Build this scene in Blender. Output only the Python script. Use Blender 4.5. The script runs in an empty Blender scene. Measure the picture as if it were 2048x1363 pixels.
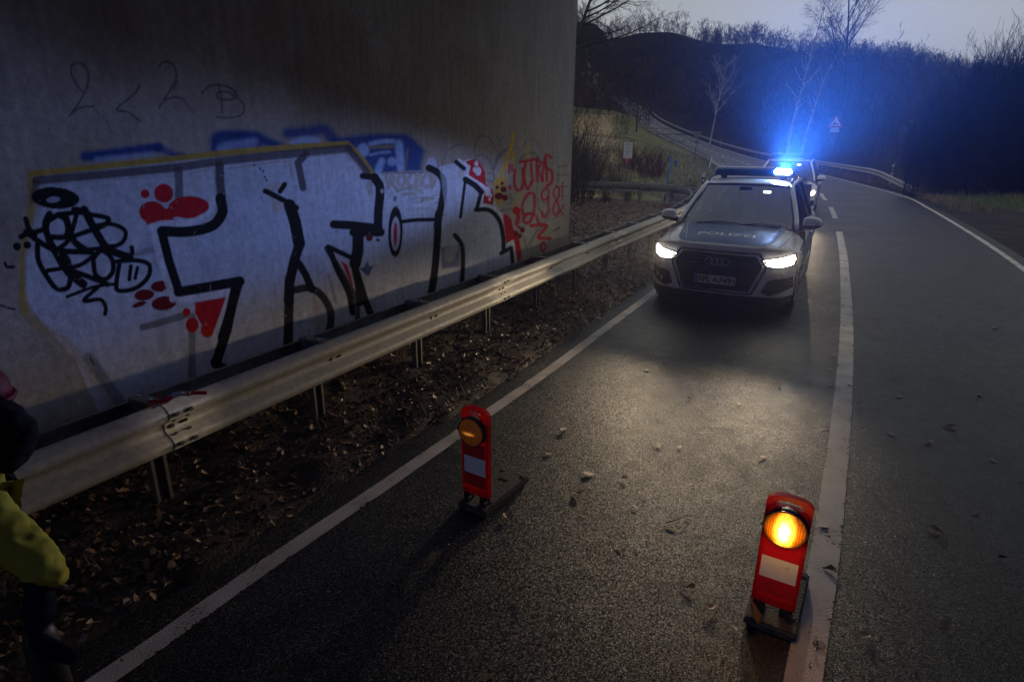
import bpy, bmesh, math, random
import numpy as np
from mathutils import Vector, Matrix
from mathutils.geometry import delaunay_2d_cdt
random.seed(7); RNG = np.random.default_rng(11)
R = math.radians
SC = bpy.context.scene; COL = SC.collection
# ------------------------------------------------------------------ camera
F, PITCH, ROLL, HC = 1224.0, R(18.4), -0.0078, 2.253
cd = bpy.data.cameras.new('camera'); cam = bpy.data.objects.new('camera', cd); COL.objects.link(cam)
cd.sensor_width = 36; cd.lens = F/2048*36; cd.clip_start = .05; cd.clip_end = 3000
cam.matrix_world = Matrix.Translation((0, 0, HC)) @ Matrix.Rotation(R(90)-PITCH, 4, 'X') @ Matrix.Rotation(-ROLL, 4, 'Z')
SC.camera = cam
# ------------------------------------------------------------------ sky, sun, exposure
W = bpy.data.worlds.new("World"); SC.world = W; W.use_nodes = True
nt = W.node_tree; nt.nodes.clear()
def wn(t, **k):
    n = nt.nodes.new(t)
    for a, b in k.items(): setattr(n, a, b)
    return n
out = wn('ShaderNodeOutputWorld'); bg = wn('ShaderNodeBackground'); sky = wn('ShaderNodeTexSky')
sky.sky_type = 'NISHITA'; sky.sun_disc = False; sky.sun_elevation = R(3); sky.sun_rotation = R(-35); sky.air_density = 1.5; sky.dust_density = 3
tc = wn('ShaderNodeTexCoord'); mp = wn('ShaderNodeMapping'); mp.inputs['Scale'].default_value = (1, 1, 3.5)
nz = wn('ShaderNodeTexNoise'); nz.inputs['Scale'].default_value = 1.6; nz.inputs['Detail'].default_value = 6; nz.inputs['Roughness'].default_value = .45
cr = wn('ShaderNodeValToRGB'); cr.color_ramp.elements[0].position = .3; cr.color_ramp.elements[1].position = .75
cr.color_ramp.elements[0].color = (2.8, 3.1, 3.45, 1); cr.color_ramp.elements[1].color = (4.1, 4.4, 4.75, 1)
mx = wn('ShaderNodeMix', data_type='RGBA'); mx.inputs[0].default_value = .88
nt.links.new(tc.outputs['Generated'], mp.inputs['Vector']); nt.links.new(mp.outputs[0], nz.inputs['Vector'])
nt.links.new(nz.outputs['Fac'], cr.inputs['Fac']); nt.links.new(sky.outputs[0], mx.inputs[6]); nt.links.new(cr.outputs[0], mx.inputs[7])
nt.links.new(mx.outputs[2], bg.inputs['Color']); nt.links.new(bg.outputs[0], out.inputs['Surface'])
bg.inputs['Strength'].default_value = 0.115
sd = bpy.data.lights.new('sun', 'SUN'); sun = bpy.data.objects.new('sun', sd); COL.objects.link(sun)
sd.energy = .02; sd.angle = R(30); sd.color = (1, .93, .85)
sun.rotation_euler = (R(87), 0, R(35))
vs = SC.view_settings; vs.view_transform = 'Standard'; vs.look = 'None'; vs.exposure = 0; vs.gamma = 1; vs.use_curve_mapping = False
cy = SC.cycles
cy.use_denoising = True
try: cy.denoiser = 'OPENIMAGEDENOISE'
except Exception: pass
cy.max_bounces = 8; cy.diffuse_bounces = 3; cy.glossy_bounces = 3; cy.transparent_max_bounces = 24; cy.volume_bounces = 0
cy.sample_clamp_indirect = 3
HAZE_DENSITY = .00018
SPOT_W, BLUE_W, GLARE_W = 240, 1700, 230000
# ------------------------------------------------------------------ projection helpers (image pixels to world points and back)
ct, st_ = math.cos(PITCH), math.sin(PITCH)
def ray(px, py):
    u, v = (px-1024)/F, (py-681.5)/F
    c, s = math.cos(ROLL), math.sin(ROLL)
    u, v = c*u+s*v, -s*u+c*v
    return u, ct-v*st_, -st_-v*ct
def onz(px, py, z=0.):
    a, b, c = ray(px, py); t = (z-HC)/c
    return Vector((a*t, b*t, z))
def atd(px, py, D):
    a, b, c = ray(px, py); return Vector((a*D, b*D, HC+c*D))
def project(X, Y, Z):
    z = Z-HC; dz = Y*ct-z*st_; up = Y*st_+z*ct; u = X/dz; v = -up/dz
    c, s = math.cos(ROLL), math.sin(ROLL)
    return 1024+F*(c*u-s*v), 681.5+F*(s*u+c*v)
def spline(pts, n):
    P = np.array(pts, float); k = len(P)
    t = np.r_[0, np.cumsum(np.linalg.norm(np.diff(P, axis=0), axis=1))]
    m = np.zeros_like(P)
    m[1:-1] = (P[2:]-P[:-2])/(t[2:]-t[:-2])[:, None]; m[0] = (P[1]-P[0])/(t[1]-t[0]); m[-1] = (P[-1]-P[-2])/(t[-1]-t[-2])
    q = np.linspace(0, t[-1], n); i = np.clip(np.searchsorted(t, q, 'right')-1, 0, k-2)
    h = (t[i+1]-t[i])[:, None]; x = ((q-t[i])[:, None])/h
    return (2*x**3-3*x**2+1)*P[i]+(x**3-2*x**2+x)*h*m[i]+(-2*x**3+3*x**2)*P[i+1]+(x**3-x**2)*h*m[i+1]
# ------------------------------------------------------------------ objects
def tag(o, label=None, cat=None, group=None, kind=None):
    for k, v in (('label', label), ('category', cat), ('group', group), ('kind', kind)):
        if v: o[k] = v
    return o
def empty(name, loc=(0, 0, 0), rz=0, label=None, cat=None, group=None):
    o = bpy.data.objects.new(name, None); COL.objects.link(o); o.location = loc; o.rotation_euler = (0, 0, rz); o.empty_display_size = .2
    return tag(o, label, cat, group)
def mesh_obj(name, V, Fc, m=None, parent=None, smooth=False, loc=(0, 0, 0), rot=(0, 0, 0)):
    me = bpy.data.meshes.new(name); me.from_pydata([tuple(v) for v in V], [], [tuple(f) for f in Fc]); me.update()
    return link(name, me, m, parent, smooth, loc, rot)
def link(name, me, m=None, parent=None, smooth=False, loc=(0, 0, 0), rot=(0, 0, 0)):
    if m is not None and not me.materials:
        for q in (m if isinstance(m, (list, tuple)) else [m]): me.materials.append(q)
    if smooth: me.polygons.foreach_set('use_smooth', [True]*len(me.polygons))
    o = bpy.data.objects.new(name, me); COL.objects.link(o); o.location = loc; o.rotation_euler = rot
    if parent: o.parent = parent
    return o
def np_mesh(name, V, Fc, k, m, parent=None, smooth=False, kind=None):
    V = np.asarray(V, np.float32); Fc = np.asarray(Fc, np.int32); me = bpy.data.meshes.new(name)
    me.vertices.add(len(V)); me.vertices.foreach_set('co', V.ravel())
    me.loops.add(Fc.size); me.loops.foreach_set('vertex_index', Fc.ravel())
    me.polygons.add(len(Fc)); me.polygons.foreach_set('loop_start', np.arange(0, Fc.size, k, dtype=np.int32))
    me.polygons.foreach_set('loop_total', np.full(len(Fc), k, np.int32)); me.update(calc_edges=True); me.validate()
    o = link(name, me, m, parent, smooth)
    if kind: o['kind'] = kind
    return o
def bm_obj(name, bm, m=None, parent=None, smooth=False, loc=(0, 0, 0), rot=(0, 0, 0)):
    bmesh.ops.recalc_face_normals(bm, faces=bm.faces)
    me = bpy.data.meshes.new(name); bm.to_mesh(me); bm.free()
    return link(name, me, m, parent, smooth, loc, rot)
def box_bm(sx, sy, sz, c=(0, 0, 0), bev=0., bm=None, rot=None):
    b2 = bmesh.new(); bmesh.ops.create_cube(b2, size=1); bmesh.ops.scale(b2, vec=(sx, sy, sz), verts=b2.verts)
    if bev: bmesh.ops.bevel(b2, geom=b2.edges[:], offset=bev, segments=2, affect='EDGES')
    if rot: bmesh.ops.transform(b2, matrix=rot, verts=b2.verts)
    bmesh.ops.translate(b2, vec=c, verts=b2.verts)
    return merge(bm, b2)
def merge(bm, b2):
    if bm is None: return b2
    me = bpy.data.meshes.new('t'); b2.to_mesh(me); b2.free(); bm.from_mesh(me); bpy.data.meshes.remove(me); return bm
def cyl_bm(r, h, c=(0, 0, 0), seg=16, axis='Z', r2=None, bm=None, bev=0):
    b2 = bmesh.new(); bmesh.ops.create_cone(b2, cap_ends=True, segments=seg, radius1=r, radius2=r if r2 is None else r2, depth=h)
    if bev: bmesh.ops.bevel(b2, geom=[e for e in b2.edges if len(e.link_faces) == 2 and any(len(f.verts) > 4 for f in e.link_faces)], offset=bev, segments=2, affect='EDGES')
    if axis == 'X': bmesh.ops.rotate(b2, matrix=Matrix.Rotation(R(90), 3, 'Y'), verts=b2.verts)
    if axis == 'Y': bmesh.ops.rotate(b2, matrix=Matrix.Rotation(R(90), 3, 'X'), verts=b2.verts)
    bmesh.ops.translate(b2, vec=c, verts=b2.verts); return merge(bm, b2)
def tube(pts, rad, n=8, closed=False):
    P = [Vector(p) for p in pts]; V = []; Fc = []; k = len(P)
    up = Vector((0, 0, 1)); prev = None
    for i, p in enumerate(P):
        t = (P[(i+1) % k if closed else min(i+1, k-1)]-P[(i-1) % k if closed else max(i-1, 0)]).normalized()
        a = t.cross(up)
        if a.length < .1: a = t.cross(Vector((0, 1, 0)))
        a.normalize(); b = t.cross(a)
        if prev and prev.dot(a) < 0: a, b = -a, -b
        prev = a; r = rad[i] if isinstance(rad, (list, tuple)) else rad
        for j in range(n): an = 2*math.pi*j/n; V.append(p+a*r*math.cos(an)+b*r*math.sin(an))
    for i in range(k if closed else k-1):
        i2 = (i+1) % k
        for j in range(n): Fc.append((i*n+j, i*n+(j+1) % n, i2*n+(j+1) % n, i2*n+j))
    if not closed: Fc.append(tuple(range(n))[::-1]); Fc.append(tuple(range((k-1)*n, k*n)))
    return V, Fc
def tube_obj(name, pts, rad, m, parent=None, n=8, closed=False): V, Fc = tube(pts, rad, n, closed); return mesh_obj(name, V, Fc, m, parent, True)
def prism(name, poly, th, m, parent, fn=None, bev=0):
    """extrude a 2D outline (x,z) by th along +y; fn maps the point"""
    bm = bmesh.new(); vs_ = [bm.verts.new((x, 0, z)) for x, z in poly]; f = bm.faces.new(vs_)
    r = bmesh.ops.extrude_face_region(bm, geom=[f]); bmesh.ops.translate(bm, vec=(0, th, 0), verts=[g for g in r['geom'] if isinstance(g, bmesh.types.BMVert)])
    if bev: bmesh.ops.bevel(bm, geom=bm.edges[:], offset=bev, segments=2, affect='EDGES')
    return bm_obj(name, bm, m, parent)
def child_copy(o, root):
    c = o.copy(); COL.objects.link(c); c.parent = root; return c
def copy_tree(o, parent=None):
    c = o.copy(); COL.objects.link(c); c.parent = parent
    for ch in list(o.children): copy_tree(ch, c)
    return c
# ------------------------------------------------------------------ materials
def mat(name, col=(.5, .5, .5), rough=.5, metal=0, spec=.5, noise=0, nscale=10, bump=0, bscale=60, col2=None, detail=5, emit=None, estr=0, alpha=1, coat=0, rvar=0, ramp=(.35, .65), stretch=None, attr=None, trans=0):
    m = bpy.data.materials.new(name); m.use_nodes = True; t = m.node_tree; b = t.nodes['Principled BSDF']; L = t.links
    b.inputs['Base Color'].default_value = (*col, 1); b.inputs['Roughness'].default_value = rough; b.inputs['Metallic'].default_value = metal
    b.inputs['Specular IOR Level'].default_value = spec; b.inputs['Coat Weight'].default_value = coat; b.inputs['Alpha'].default_value = alpha
    b.inputs['Transmission Weight'].default_value = trans
    if emit: b.inputs['Emission Color'].default_value = (*emit, 1); b.inputs['Emission Strength'].default_value = estr
    tcn = t.nodes.new('ShaderNodeTexCoord'); vec = tcn.outputs['Object']
    if stretch:
        mp_ = t.nodes.new('ShaderNodeMapping'); mp_.inputs['Scale'].default_value = stretch; L.new(vec, mp_.inputs['Vector']); vec = mp_.outputs[0]
    if col2 is not None or rvar:
        n = t.nodes.new('ShaderNodeTexNoise'); n.inputs['Scale'].default_value = nscale; n.inputs['Detail'].default_value = detail; n.inputs['Roughness'].default_value = .6; L.new(vec, n.inputs['Vector'])
        rp = t.nodes.new('ShaderNodeMapRange'); rp.inputs[1].default_value = ramp[0]; rp.inputs[2].default_value = ramp[1]; L.new(n.outputs['Fac'], rp.inputs[0])
        if col2 is not None:
            x = t.nodes.new('ShaderNodeMix'); x.data_type = 'RGBA'; x.inputs[6].default_value = (*col, 1); x.inputs[7].default_value = (*col2, 1)
            L.new(rp.outputs[0], x.inputs[0]); L.new(x.outputs[2], b.inputs['Base Color'])
        if rvar:
            q = t.nodes.new('ShaderNodeMapRange'); q.inputs[3].default_value = max(.03, rough-rvar); q.inputs[4].default_value = min(1, rough+rvar)
            L.new(n.outputs['Fac'], q.inputs[0]); q.inputs[1].default_value = .3; q.inputs[2].default_value = .7; L.new(q.outputs[0], b.inputs['Roughness'])
    if bump:
        n2 = t.nodes.new('ShaderNodeTexNoise'); n2.inputs['Scale'].default_value = bscale; n2.inputs['Detail'].default_value = 4; L.new(vec, n2.inputs['Vector'])
        bp = t.nodes.new('ShaderNodeBump'); bp.inputs['Strength'].default_value = bump; bp.inputs['Distance'].default_value = .01
        L.new(n2.outputs['Fac'], bp.inputs['Height']); L.new(bp.outputs[0], b.inputs['Normal'])
    return m
def nodes(m): return m.node_tree, m.node_tree.nodes, m.node_tree.links, m.node_tree.nodes['Principled BSDF']
def varied(m, cols):
    """colour by random-per-leaf attribute 'tone' """
    t, N, L, b = nodes(m); a = N.new('ShaderNodeAttribute'); a.attribute_name = 'tone'; r = N.new('ShaderNodeValToRGB')
    el = r.color_ramp.elements
    for i, c in enumerate(cols):
        p = i/(len(cols)-1)
        e = el[0] if i == 0 else (el[1] if i == len(cols)-1 else el.new(p))
        e.position = p; e.color = (*c, 1)
    L.new(a.outputs['Fac'], r.inputs['Fac']); L.new(r.outputs[0], b.inputs['Base Color'])
    return m
# asphalt: aggregate relief, tar patches, damp gloss
def asphalt():
    m = mat('asphalt', (.05, .05, .05), .45, spec=.36); t, N, L, b = nodes(m)
    def nd(ty, **k):
        n = N.new(ty)
        for a_, b_ in k.items(): setattr(n, a_, b_)
        return n
    def rng(src, a0, a1, b0, b1):
        r = nd('ShaderNodeMapRange'); r.inputs[1].default_value = a0; r.inputs[2].default_value = a1; r.inputs[3].default_value = b0; r.inputs[4].default_value = b1; L.new(src, r.inputs[0]); return r.outputs[0]
    def math_(op, a_, b_):
        n = nd('ShaderNodeMath', operation=op)
        for i_, q_ in enumerate((a_, b_)):
            if isinstance(q_, (int, float)): n.inputs[i_].default_value = q_
            else: L.new(q_, n.inputs[i_])
        return n.outputs[0]
    ob = nd('ShaderNodeTexCoord').outputs['Object']
    v = nd('ShaderNodeTexVoronoi'); v.inputs['Scale'].default_value = 175; L.new(ob, v.inputs['Vector'])
    v2 = nd('ShaderNodeTexVoronoi'); v2.inputs['Scale'].default_value = 60; L.new(ob, v2.inputs['Vector'])
    def noise(sc, de, ro=.6):
        n = nd('ShaderNodeTexNoise'); n.inputs['Scale'].default_value = sc; n.inputs['Detail'].default_value = de; n.inputs['Roughness'].default_value = ro; L.new(ob, n.inputs['Vector']); return n.outputs['Fac']
    big, mid, low = noise(.8, 7), noise(7, 5), noise(.28, 3)
    sp = nd('ShaderNodeSeparateColor'); L.new(v.outputs['Color'], sp.inputs[0]); sp2 = nd('ShaderNodeSeparateColor'); L.new(v2.outputs['Color'], sp2.inputs[0])
    r1 = nd('ShaderNodeValToRGB'); e = r1.color_ramp.elements; e[0].color = (.006, .006, .0065, 1); e[1].color = (.12, .113, .105, 1); q = e.new(.55); q.color = (.018, .0175, .017, 1); q = e.new(.85); q.color = (.045, .043, .040, 1); L.new(sp.outputs[0], r1.inputs['Fac'])
    k = math_('MULTIPLY', math_('MULTIPLY', rng(big, .35, .65, .6, 1.2), rng(mid, .3, .7, .75, 1.2)), rng(sp2.outputs[0], 0, 1, .75, 1.3))
    # oil drips and dark patched spots
    k = math_('MULTIPLY', k, rng(noise(1.7, 4, .5), .62, .72, 1, .35))
    x = nd('ShaderNodeMix', data_type='RGBA', blend_type='MULTIPLY'); x.inputs[0].default_value = 1; L.new(r1.outputs[0], x.inputs[6]); L.new(k, x.inputs[7]); L.new(x.outputs[2], b.inputs['Base Color'])
    rough = math_('ADD', rng(math_('ADD', big, mid), .8, 1.2, .36, .52), rng(sp.outputs[1], 0, 1, -.1, .12)); L.new(rough, b.inputs['Roughness'])
    # each chip faces its own way
    g = nd('ShaderNodeNewGeometry'); vm = nd('ShaderNodeVectorMath', operation='SUBTRACT'); L.new(v.outputs['Color'], vm.inputs[0]); vm.inputs[1].default_value = (.5, .5, .5)
    vs2 = nd('ShaderNodeVectorMath', operation='SCALE'); L.new(vm.outputs[0], vs2.inputs[0]); L.new(rng(low, .35, .65, .32, .6), vs2.inputs['Scale'])
    va = nd('ShaderNodeVectorMath', operation='ADD'); L.new(g.outputs['Normal'], va.inputs[0]); L.new(vs2.outputs[0], va.inputs[1]); vn = nd('ShaderNodeVectorMath', operation='NORMALIZE'); L.new(va.outputs[0], vn.inputs[0])
    bp = nd('ShaderNodeBump'); bp.invert = True; bp.inputs['Strength'].default_value = .5; bp.inputs['Distance'].default_value = .004; L.new(v.outputs['Distance'], bp.inputs['Height']); L.new(vn.outputs[0], bp.inputs['Normal']); L.new(bp.outputs[0], b.inputs['Normal'])
    return m
M = {}
M['asphalt'] = asphalt()
def paint_line():
    m = mat('road_paint', (.55, .5, .45), .55, bump=.5, bscale=140); t, N, L, b = nodes(m)
    tcn = N.new('ShaderNodeTexCoord'); n = N.new('ShaderNodeTexNoise'); n.inputs['Scale'].default_value = 55; n.inputs['Detail'].default_value = 3; L.new(tcn.outputs['Object'], n.inputs['Vector'])
    n2 = N.new('ShaderNodeTexNoise'); n2.inputs['Scale'].default_value = 4; n2.inputs['Detail'].default_value = 5; L.new(tcn.outputs['Object'], n2.inputs['Vector'])
    at = N.new('ShaderNodeAttribute'); at.attribute_name = 'edge'
    s = N.new('ShaderNodeMath'); s.operation = 'MULTIPLY_ADD'; s.inputs[1].default_value = .75; L.new(n2.outputs['Fac'], s.inputs[0]); L.new(n.outputs['Fac'], s.inputs[2])
    s2 = N.new('ShaderNodeMath'); s2.operation = 'ADD'; L.new(s.outputs[0], s2.inputs[0]); L.new(at.outputs['Fac'], s2.inputs[1])
    r = N.new('ShaderNodeMapRange'); r.inputs[1].default_value = 1.05; r.inputs[2].default_value = 1.14; L.new(s2.outputs[0], r.inputs[0])
    inv = N.new('ShaderNodeMath'); inv.operation = 'SUBTRACT'; inv.inputs[0].default_value = 1; L.new(r.outputs[0], inv.inputs[1]); L.new(inv.outputs[0], b.inputs['Alpha'])
    rc = N.new('ShaderNodeValToRGB'); rc.color_ramp.elements[0].position = .35; rc.color_ramp.elements[1].position = .68
    rc.color_ramp.elements[0].color = (.60, .54, .48, 1); rc.color_ramp.elements[1].color = (.42, .37, .32, 1); L.new(n2.outputs['Fac'], rc.inputs['Fac']); L.new(rc.outputs[0], b.inputs['Base Color'])
    return m
M['line'] = paint_line()
M['soil'] = mat('wet_soil', (.016, .010, .007), .8, col2=(.05, .030, .018), nscale=14, bump=1, bscale=45, rvar=.2)
def terrain_mat():
    m = mat('hill_ground', (.03, .022, .016), .95, spec=.15, bump=.6, bscale=3); t, N, L, b = nodes(m)
    a = N.new('ShaderNodeAttribute'); a.attribute_name = 'cover'; tcn = N.new('ShaderNodeTexCoord')
    n = N.new('ShaderNodeTexNoise'); n.inputs['Scale'].default_value = 1.3; n.inputs['Detail'].default_value = 8; n.inputs['Roughness'].default_value = .7; L.new(tcn.outputs['Object'], n.inputs['Vector'])
    r = N.new('ShaderNodeMapRange'); r.inputs[1].default_value = .3; r.inputs[2].default_value = .7; r.inputs[3].default_value = .45; r.inputs[4].default_value = 1.5; L.new(n.outputs['Fac'], r.inputs[0])
    x = N.new('ShaderNodeMix'); x.data_type = 'RGBA'; x.blend_type = 'MULTIPLY'; x.inputs[0].default_value = 1; L.new(a.outputs['Color'], x.inputs[6]); L.new(r.outputs[0], x.inputs[7]); L.new(x.outputs[2], b.inputs['Base Color'])
    return m
M['terrain'] = terrain_mat()
def wall_mat():
    m = mat('concrete', (.4, .38, .34), .9, spec=.12); t, N, L, b = nodes(m)
    a = N.new('ShaderNodeAttribute'); a.attribute_name = 'paint'; tcn = N.new('ShaderNodeTexCoord'); ob = tcn.outputs['Object']
    n = N.new('ShaderNodeTexNoise'); n.inputs['Scale'].default_value = 22; n.inputs['Detail'].default_value = 6; n.inputs['Roughness'].default_value = .7; L.new(ob, n.inputs['Vector'])
    mp_ = N.new('ShaderNodeMapping'); mp_.inputs['Scale'].default_value = (9, 9, .9); L.new(ob, mp_.inputs['Vector'])
    n2 = N.new('ShaderNodeTexNoise'); n2.inputs['Scale'].default_value = 2.2; n2.inputs['Detail'].default_value = 6; L.new(mp_.outputs[0], n2.inputs['Vector'])
    r = N.new('ShaderNodeMapRange'); r.inputs[1].default_value = .3; r.inputs[2].default_value = .7; r.inputs[3].default_value = .74; r.inputs[4].default_value = 1.15; L.new(n.outputs['Fac'], r.inputs[0])
    r2 = N.new('ShaderNodeMapRange'); r2.inputs[1].default_value = .35; r2.inputs[2].default_value = .65; r2.inputs[3].default_value = .90; r2.inputs[4].default_value = 1.06; L.new(n2.outputs['Fac'], r2.inputs[0])
    mu = N.new('ShaderNodeMath'); mu.operation = 'MULTIPLY'; L.new(r.outputs[0], mu.inputs[0]); L.new(r2.outputs[0], mu.inputs[1])
    x = N.new('ShaderNodeMix'); x.data_type = 'RGBA'; x.blend_type = 'MULTIPLY'; x.inputs[0].default_value = 1; L.new(a.outputs['Color'], x.inputs[6]); L.new(mu.outputs[0], x.inputs[7]); L.new(x.outputs[2], b.inputs['Base Color'])
    wv = N.new('ShaderNodeTexNoise'); wv.inputs['Scale'].default_value = 130; wv.inputs['Detail'].default_value = 3; L.new(ob, wv.inputs['Vector'])
    ad = N.new('ShaderNodeMath'); ad.operation = 'ADD'; L.new(wv.outputs['Fac'], ad.inputs[0]); L.new(n.outputs['Fac'], ad.inputs[1])
    bp = N.new('ShaderNodeBump'); bp.inputs['Strength'].default_value = .35; bp.inputs['Distance'].default_value = .006; L.new(ad.outputs[0], bp.inputs['Height']); L.new(bp.outputs[0], b.inputs['Normal'])
    return m
M['wall'] = wall_mat()
M['deck'] = mat('deck_concrete', (.25, .24, .22), .85, col2=(.15, .14, .12), nscale=2, bump=.3)
M['galv'] = mat('galvanised_steel', (.40, .38, .33), .55, spec=.4, col2=(.25, .235, .205), nscale=24, rvar=.1, bump=.15, bscale=30, ramp=(.3, .75))
M['galvd'] = mat('weathered_steel', (.22, .22, .2), .5, metal=.4, col2=(.12, .115, .1), nscale=9, rvar=.1, bump=.2, bscale=25)
M['bolt'] = mat('bolt_steel', (.35, .34, .3), .35, metal=.8)
M['dark'] = mat('black_plastic', (.012, .012, .013), .5, bump=.1, bscale=90)
M['slot'] = mat('slot_shadow_black', (.004, .004, .004), .9)
def red_plastic(name, col, k=.45):
    m = mat(name, col, .38, bump=.08, bscale=60, col2=tuple(c*.7 for c in col), nscale=14); t, N, L, b = nodes(m)
    o = N['Material Output']; tr = N.new('ShaderNodeBsdfTranslucent'); tr.inputs[0].default_value = (.95, .03, .03, 1); ms = N.new('ShaderNodeMixShader'); ms.inputs[0].default_value = k
    L.new(b.outputs[0], ms.inputs[1]); L.new(tr.outputs[0], ms.inputs[2]); L.new(ms.outputs[0], o.inputs['Surface']); return m
M['red'] = red_plastic('red_plastic', (.72, .008, .014), .55)
M['redfoil'] = mat('red_reflective_foil', (.6, .006, .012), .35, col2=(.32, .01, .012), nscale=34, ramp=(.55, .72), bump=.12, bscale=200)
M['whitefoil'] = mat('white_reflective_foil', (.85, .81, .81), .35, col2=(.5, .46, .44), nscale=38, ramp=(.58, .72), bump=.12, bscale=220)
M['rubber'] = mat('recycled_rubber', (.075, .068, .055), .75, col2=(.03, .028, .024), nscale=30, bump=.8, bscale=70)
def amber(name, e, core):
    m = mat(name, (.7, .22, .01), .18); t, N, L, b = nodes(m); tcn = N.new('ShaderNodeTexCoord')
    s = N.new('ShaderNodeSeparateXYZ'); L.new(tcn.outputs['Object'], s.inputs[0])
    mp_ = N.new('ShaderNodeMapping'); mp_.inputs['Scale'].default_value = core; L.new(tcn.outputs['Object'], mp_.inputs['Vector'])
    g = N.new('ShaderNodeTexGradient'); g.gradient_type = 'SPHERICAL'; L.new(mp_.outputs[0], g.inputs['Vector'])
    rp = N.new('ShaderNodeValToRGB'); el = rp.color_ramp.elements; el[0].color = (.5, .09, .0, 1); el[1].color = (1, .75, .3, 1); el[1].position = .9
    k = el.new(.35); k.color = (1, .3, .02, 1); L.new(g.outputs['Fac'], rp.inputs['Fac']); L.new(rp.outputs[0], b.inputs['Emission Color'])
    ng = N.new('ShaderNodeTexNoise'); ng.inputs['Scale'].default_value = 40; L.new(tcn.outputs['Object'], ng.inputs['Vector'])
    mr = N.new('ShaderNodeMapRange'); mr.inputs[3].default_value = e[0]; mr.inputs[4].default_value = e[1]; L.new(g.outputs['Fac'], mr.inputs[0])
    mm = N.new('ShaderNodeMath'); mm.operation = 'MULTIPLY'; mm2 = N.new('ShaderNodeMapRange'); mm2.inputs[1].default_value = .35; mm2.inputs[2].default_value = .65; mm2.inputs[3].default_value = .6; mm2.inputs[4].default_value = 1.3
    L.new(ng.outputs['Fac'], mm2.inputs[0]); L.new(mr.outputs[0], mm.inputs[0]); L.new(mm2.outputs[0], mm.inputs[1]); L.new(mm.outputs[0], b.inputs['Emission Strength'])
    # prism grooves of the lens
    mw = N.new('ShaderNodeTexWave'); mw.inputs['Scale'].default_value = 28; L.new(tcn.outputs['Object'], mw.inputs['Vector'])
    mw2 = N.new('ShaderNodeTexWave'); mw2.bands_direction = 'Z'; mw2.inputs['Scale'].default_value = 28; L.new(tcn.outputs['Object'], mw2.inputs['Vector'])
    a = N.new('ShaderNodeMath'); a.operation = 'ADD'; L.new(mw.outputs['Fac'], a.inputs[0]); L.new(mw2.outputs['Fac'], a.inputs[1])
    bp = N.new('ShaderNodeBump'); bp.inputs['Strength'].default_value = .5; bp.inputs['Distance'].default_value = .003; L.new(a.outputs[0], bp.inputs['Height']); L.new(bp.outputs[0], b.inputs['Normal'])
    return m
M['amber_lit'] = amber('amber_lens_lit', (.5, 16), (17, 12, 9.5))
M['amber_sheen'] = amber('amber_lens_sheen', (.04, .9), (16, 16, 55))  # unlit lens: faint emitted streak put in for a reflected highlight
def leaf_mat(name, cols, rough=.5):
    return varied(mat(name, cols[0], rough, spec=.5, bump=.3, bscale=150), cols)
M['leaf'] = leaf_mat('wet_oak_leaf', [(.05, .02, .010), (.13, .052, .022), (.24, .105, .045), (.38, .23, .12)], .42)
M['straw'] = varied(mat('dry_grass', (.12, .09, .05), .7), [(.06, .045, .02), (.15, .11, .05), (.30, .22, .11)])
M['grass'] = varied(mat('grass_blades', (.03, .045, .015), .7), [(.07, .09, .03), (.13, .145, .05), (.24, .20, .09)])
M['twig'] = mat('wet_twig', (.03, .02, .013), .6)
M['bark'] = mat('bark', (.05, .04, .034), .9, col2=(.02, .017, .015), nscale=8, bump=.6, bscale=30)
M['forest'] = mat('distant_twigs', (.05, .037, .034), .95, spec=.1, col2=(.026, .02, .019), nscale=.25, detail=3)
M['wood'] = None
M['hedge'] = mat('hedge_twigs', (.028, .022, .018), .95, spec=.1, col2=(.014, .012, .011), nscale=.8)
M['redtwig'] = mat('reddish_twigs', (.085, .028, .024), .9, spec=.1)
M['birch'] = mat('birch_bark', (.34, .31, .28), .7, col2=(.03, .028, .026), nscale=5, ramp=(.56, .64), stretch=(1, 1, .6))
M['birchtwig'] = mat('birch_twigs', (.11, .085, .075), .85)
M['carwhite'] = mat('silver_white_paint', (.82, .79, .76), .3, coat=.5, rvar=.05, nscale=3, col2=(.74, .71, .68), ramp=(.4, .8))
M['carblue'] = mat('police_blue_foil', (.005, .07, .20), .4, spec=.3, rvar=.08, nscale=6)
M['foilwhite'] = mat('white_lettering', (.8, .8, .8), .4)
M['chrome'] = mat('satin_chrome', (.55, .52, .5), .22, metal=1)
M['tyre'] = mat('tyre_rubber', (.013, .013, .013), .75, bump=.3, bscale=50)
M['rim'] = mat('alloy_rim', (.3, .3, .31), .35, metal=.9)
M['seat'] = mat('seat_fabric', (.012, .012, .014), .85)
M['plate'] = mat('plate_white', (.62, .58, .52), .35)
M['euroblue'] = mat('plate_blue', (.01, .12, .4), .35)
M['black'] = mat('black_ink', (.008, .008, .008), .4)
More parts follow.
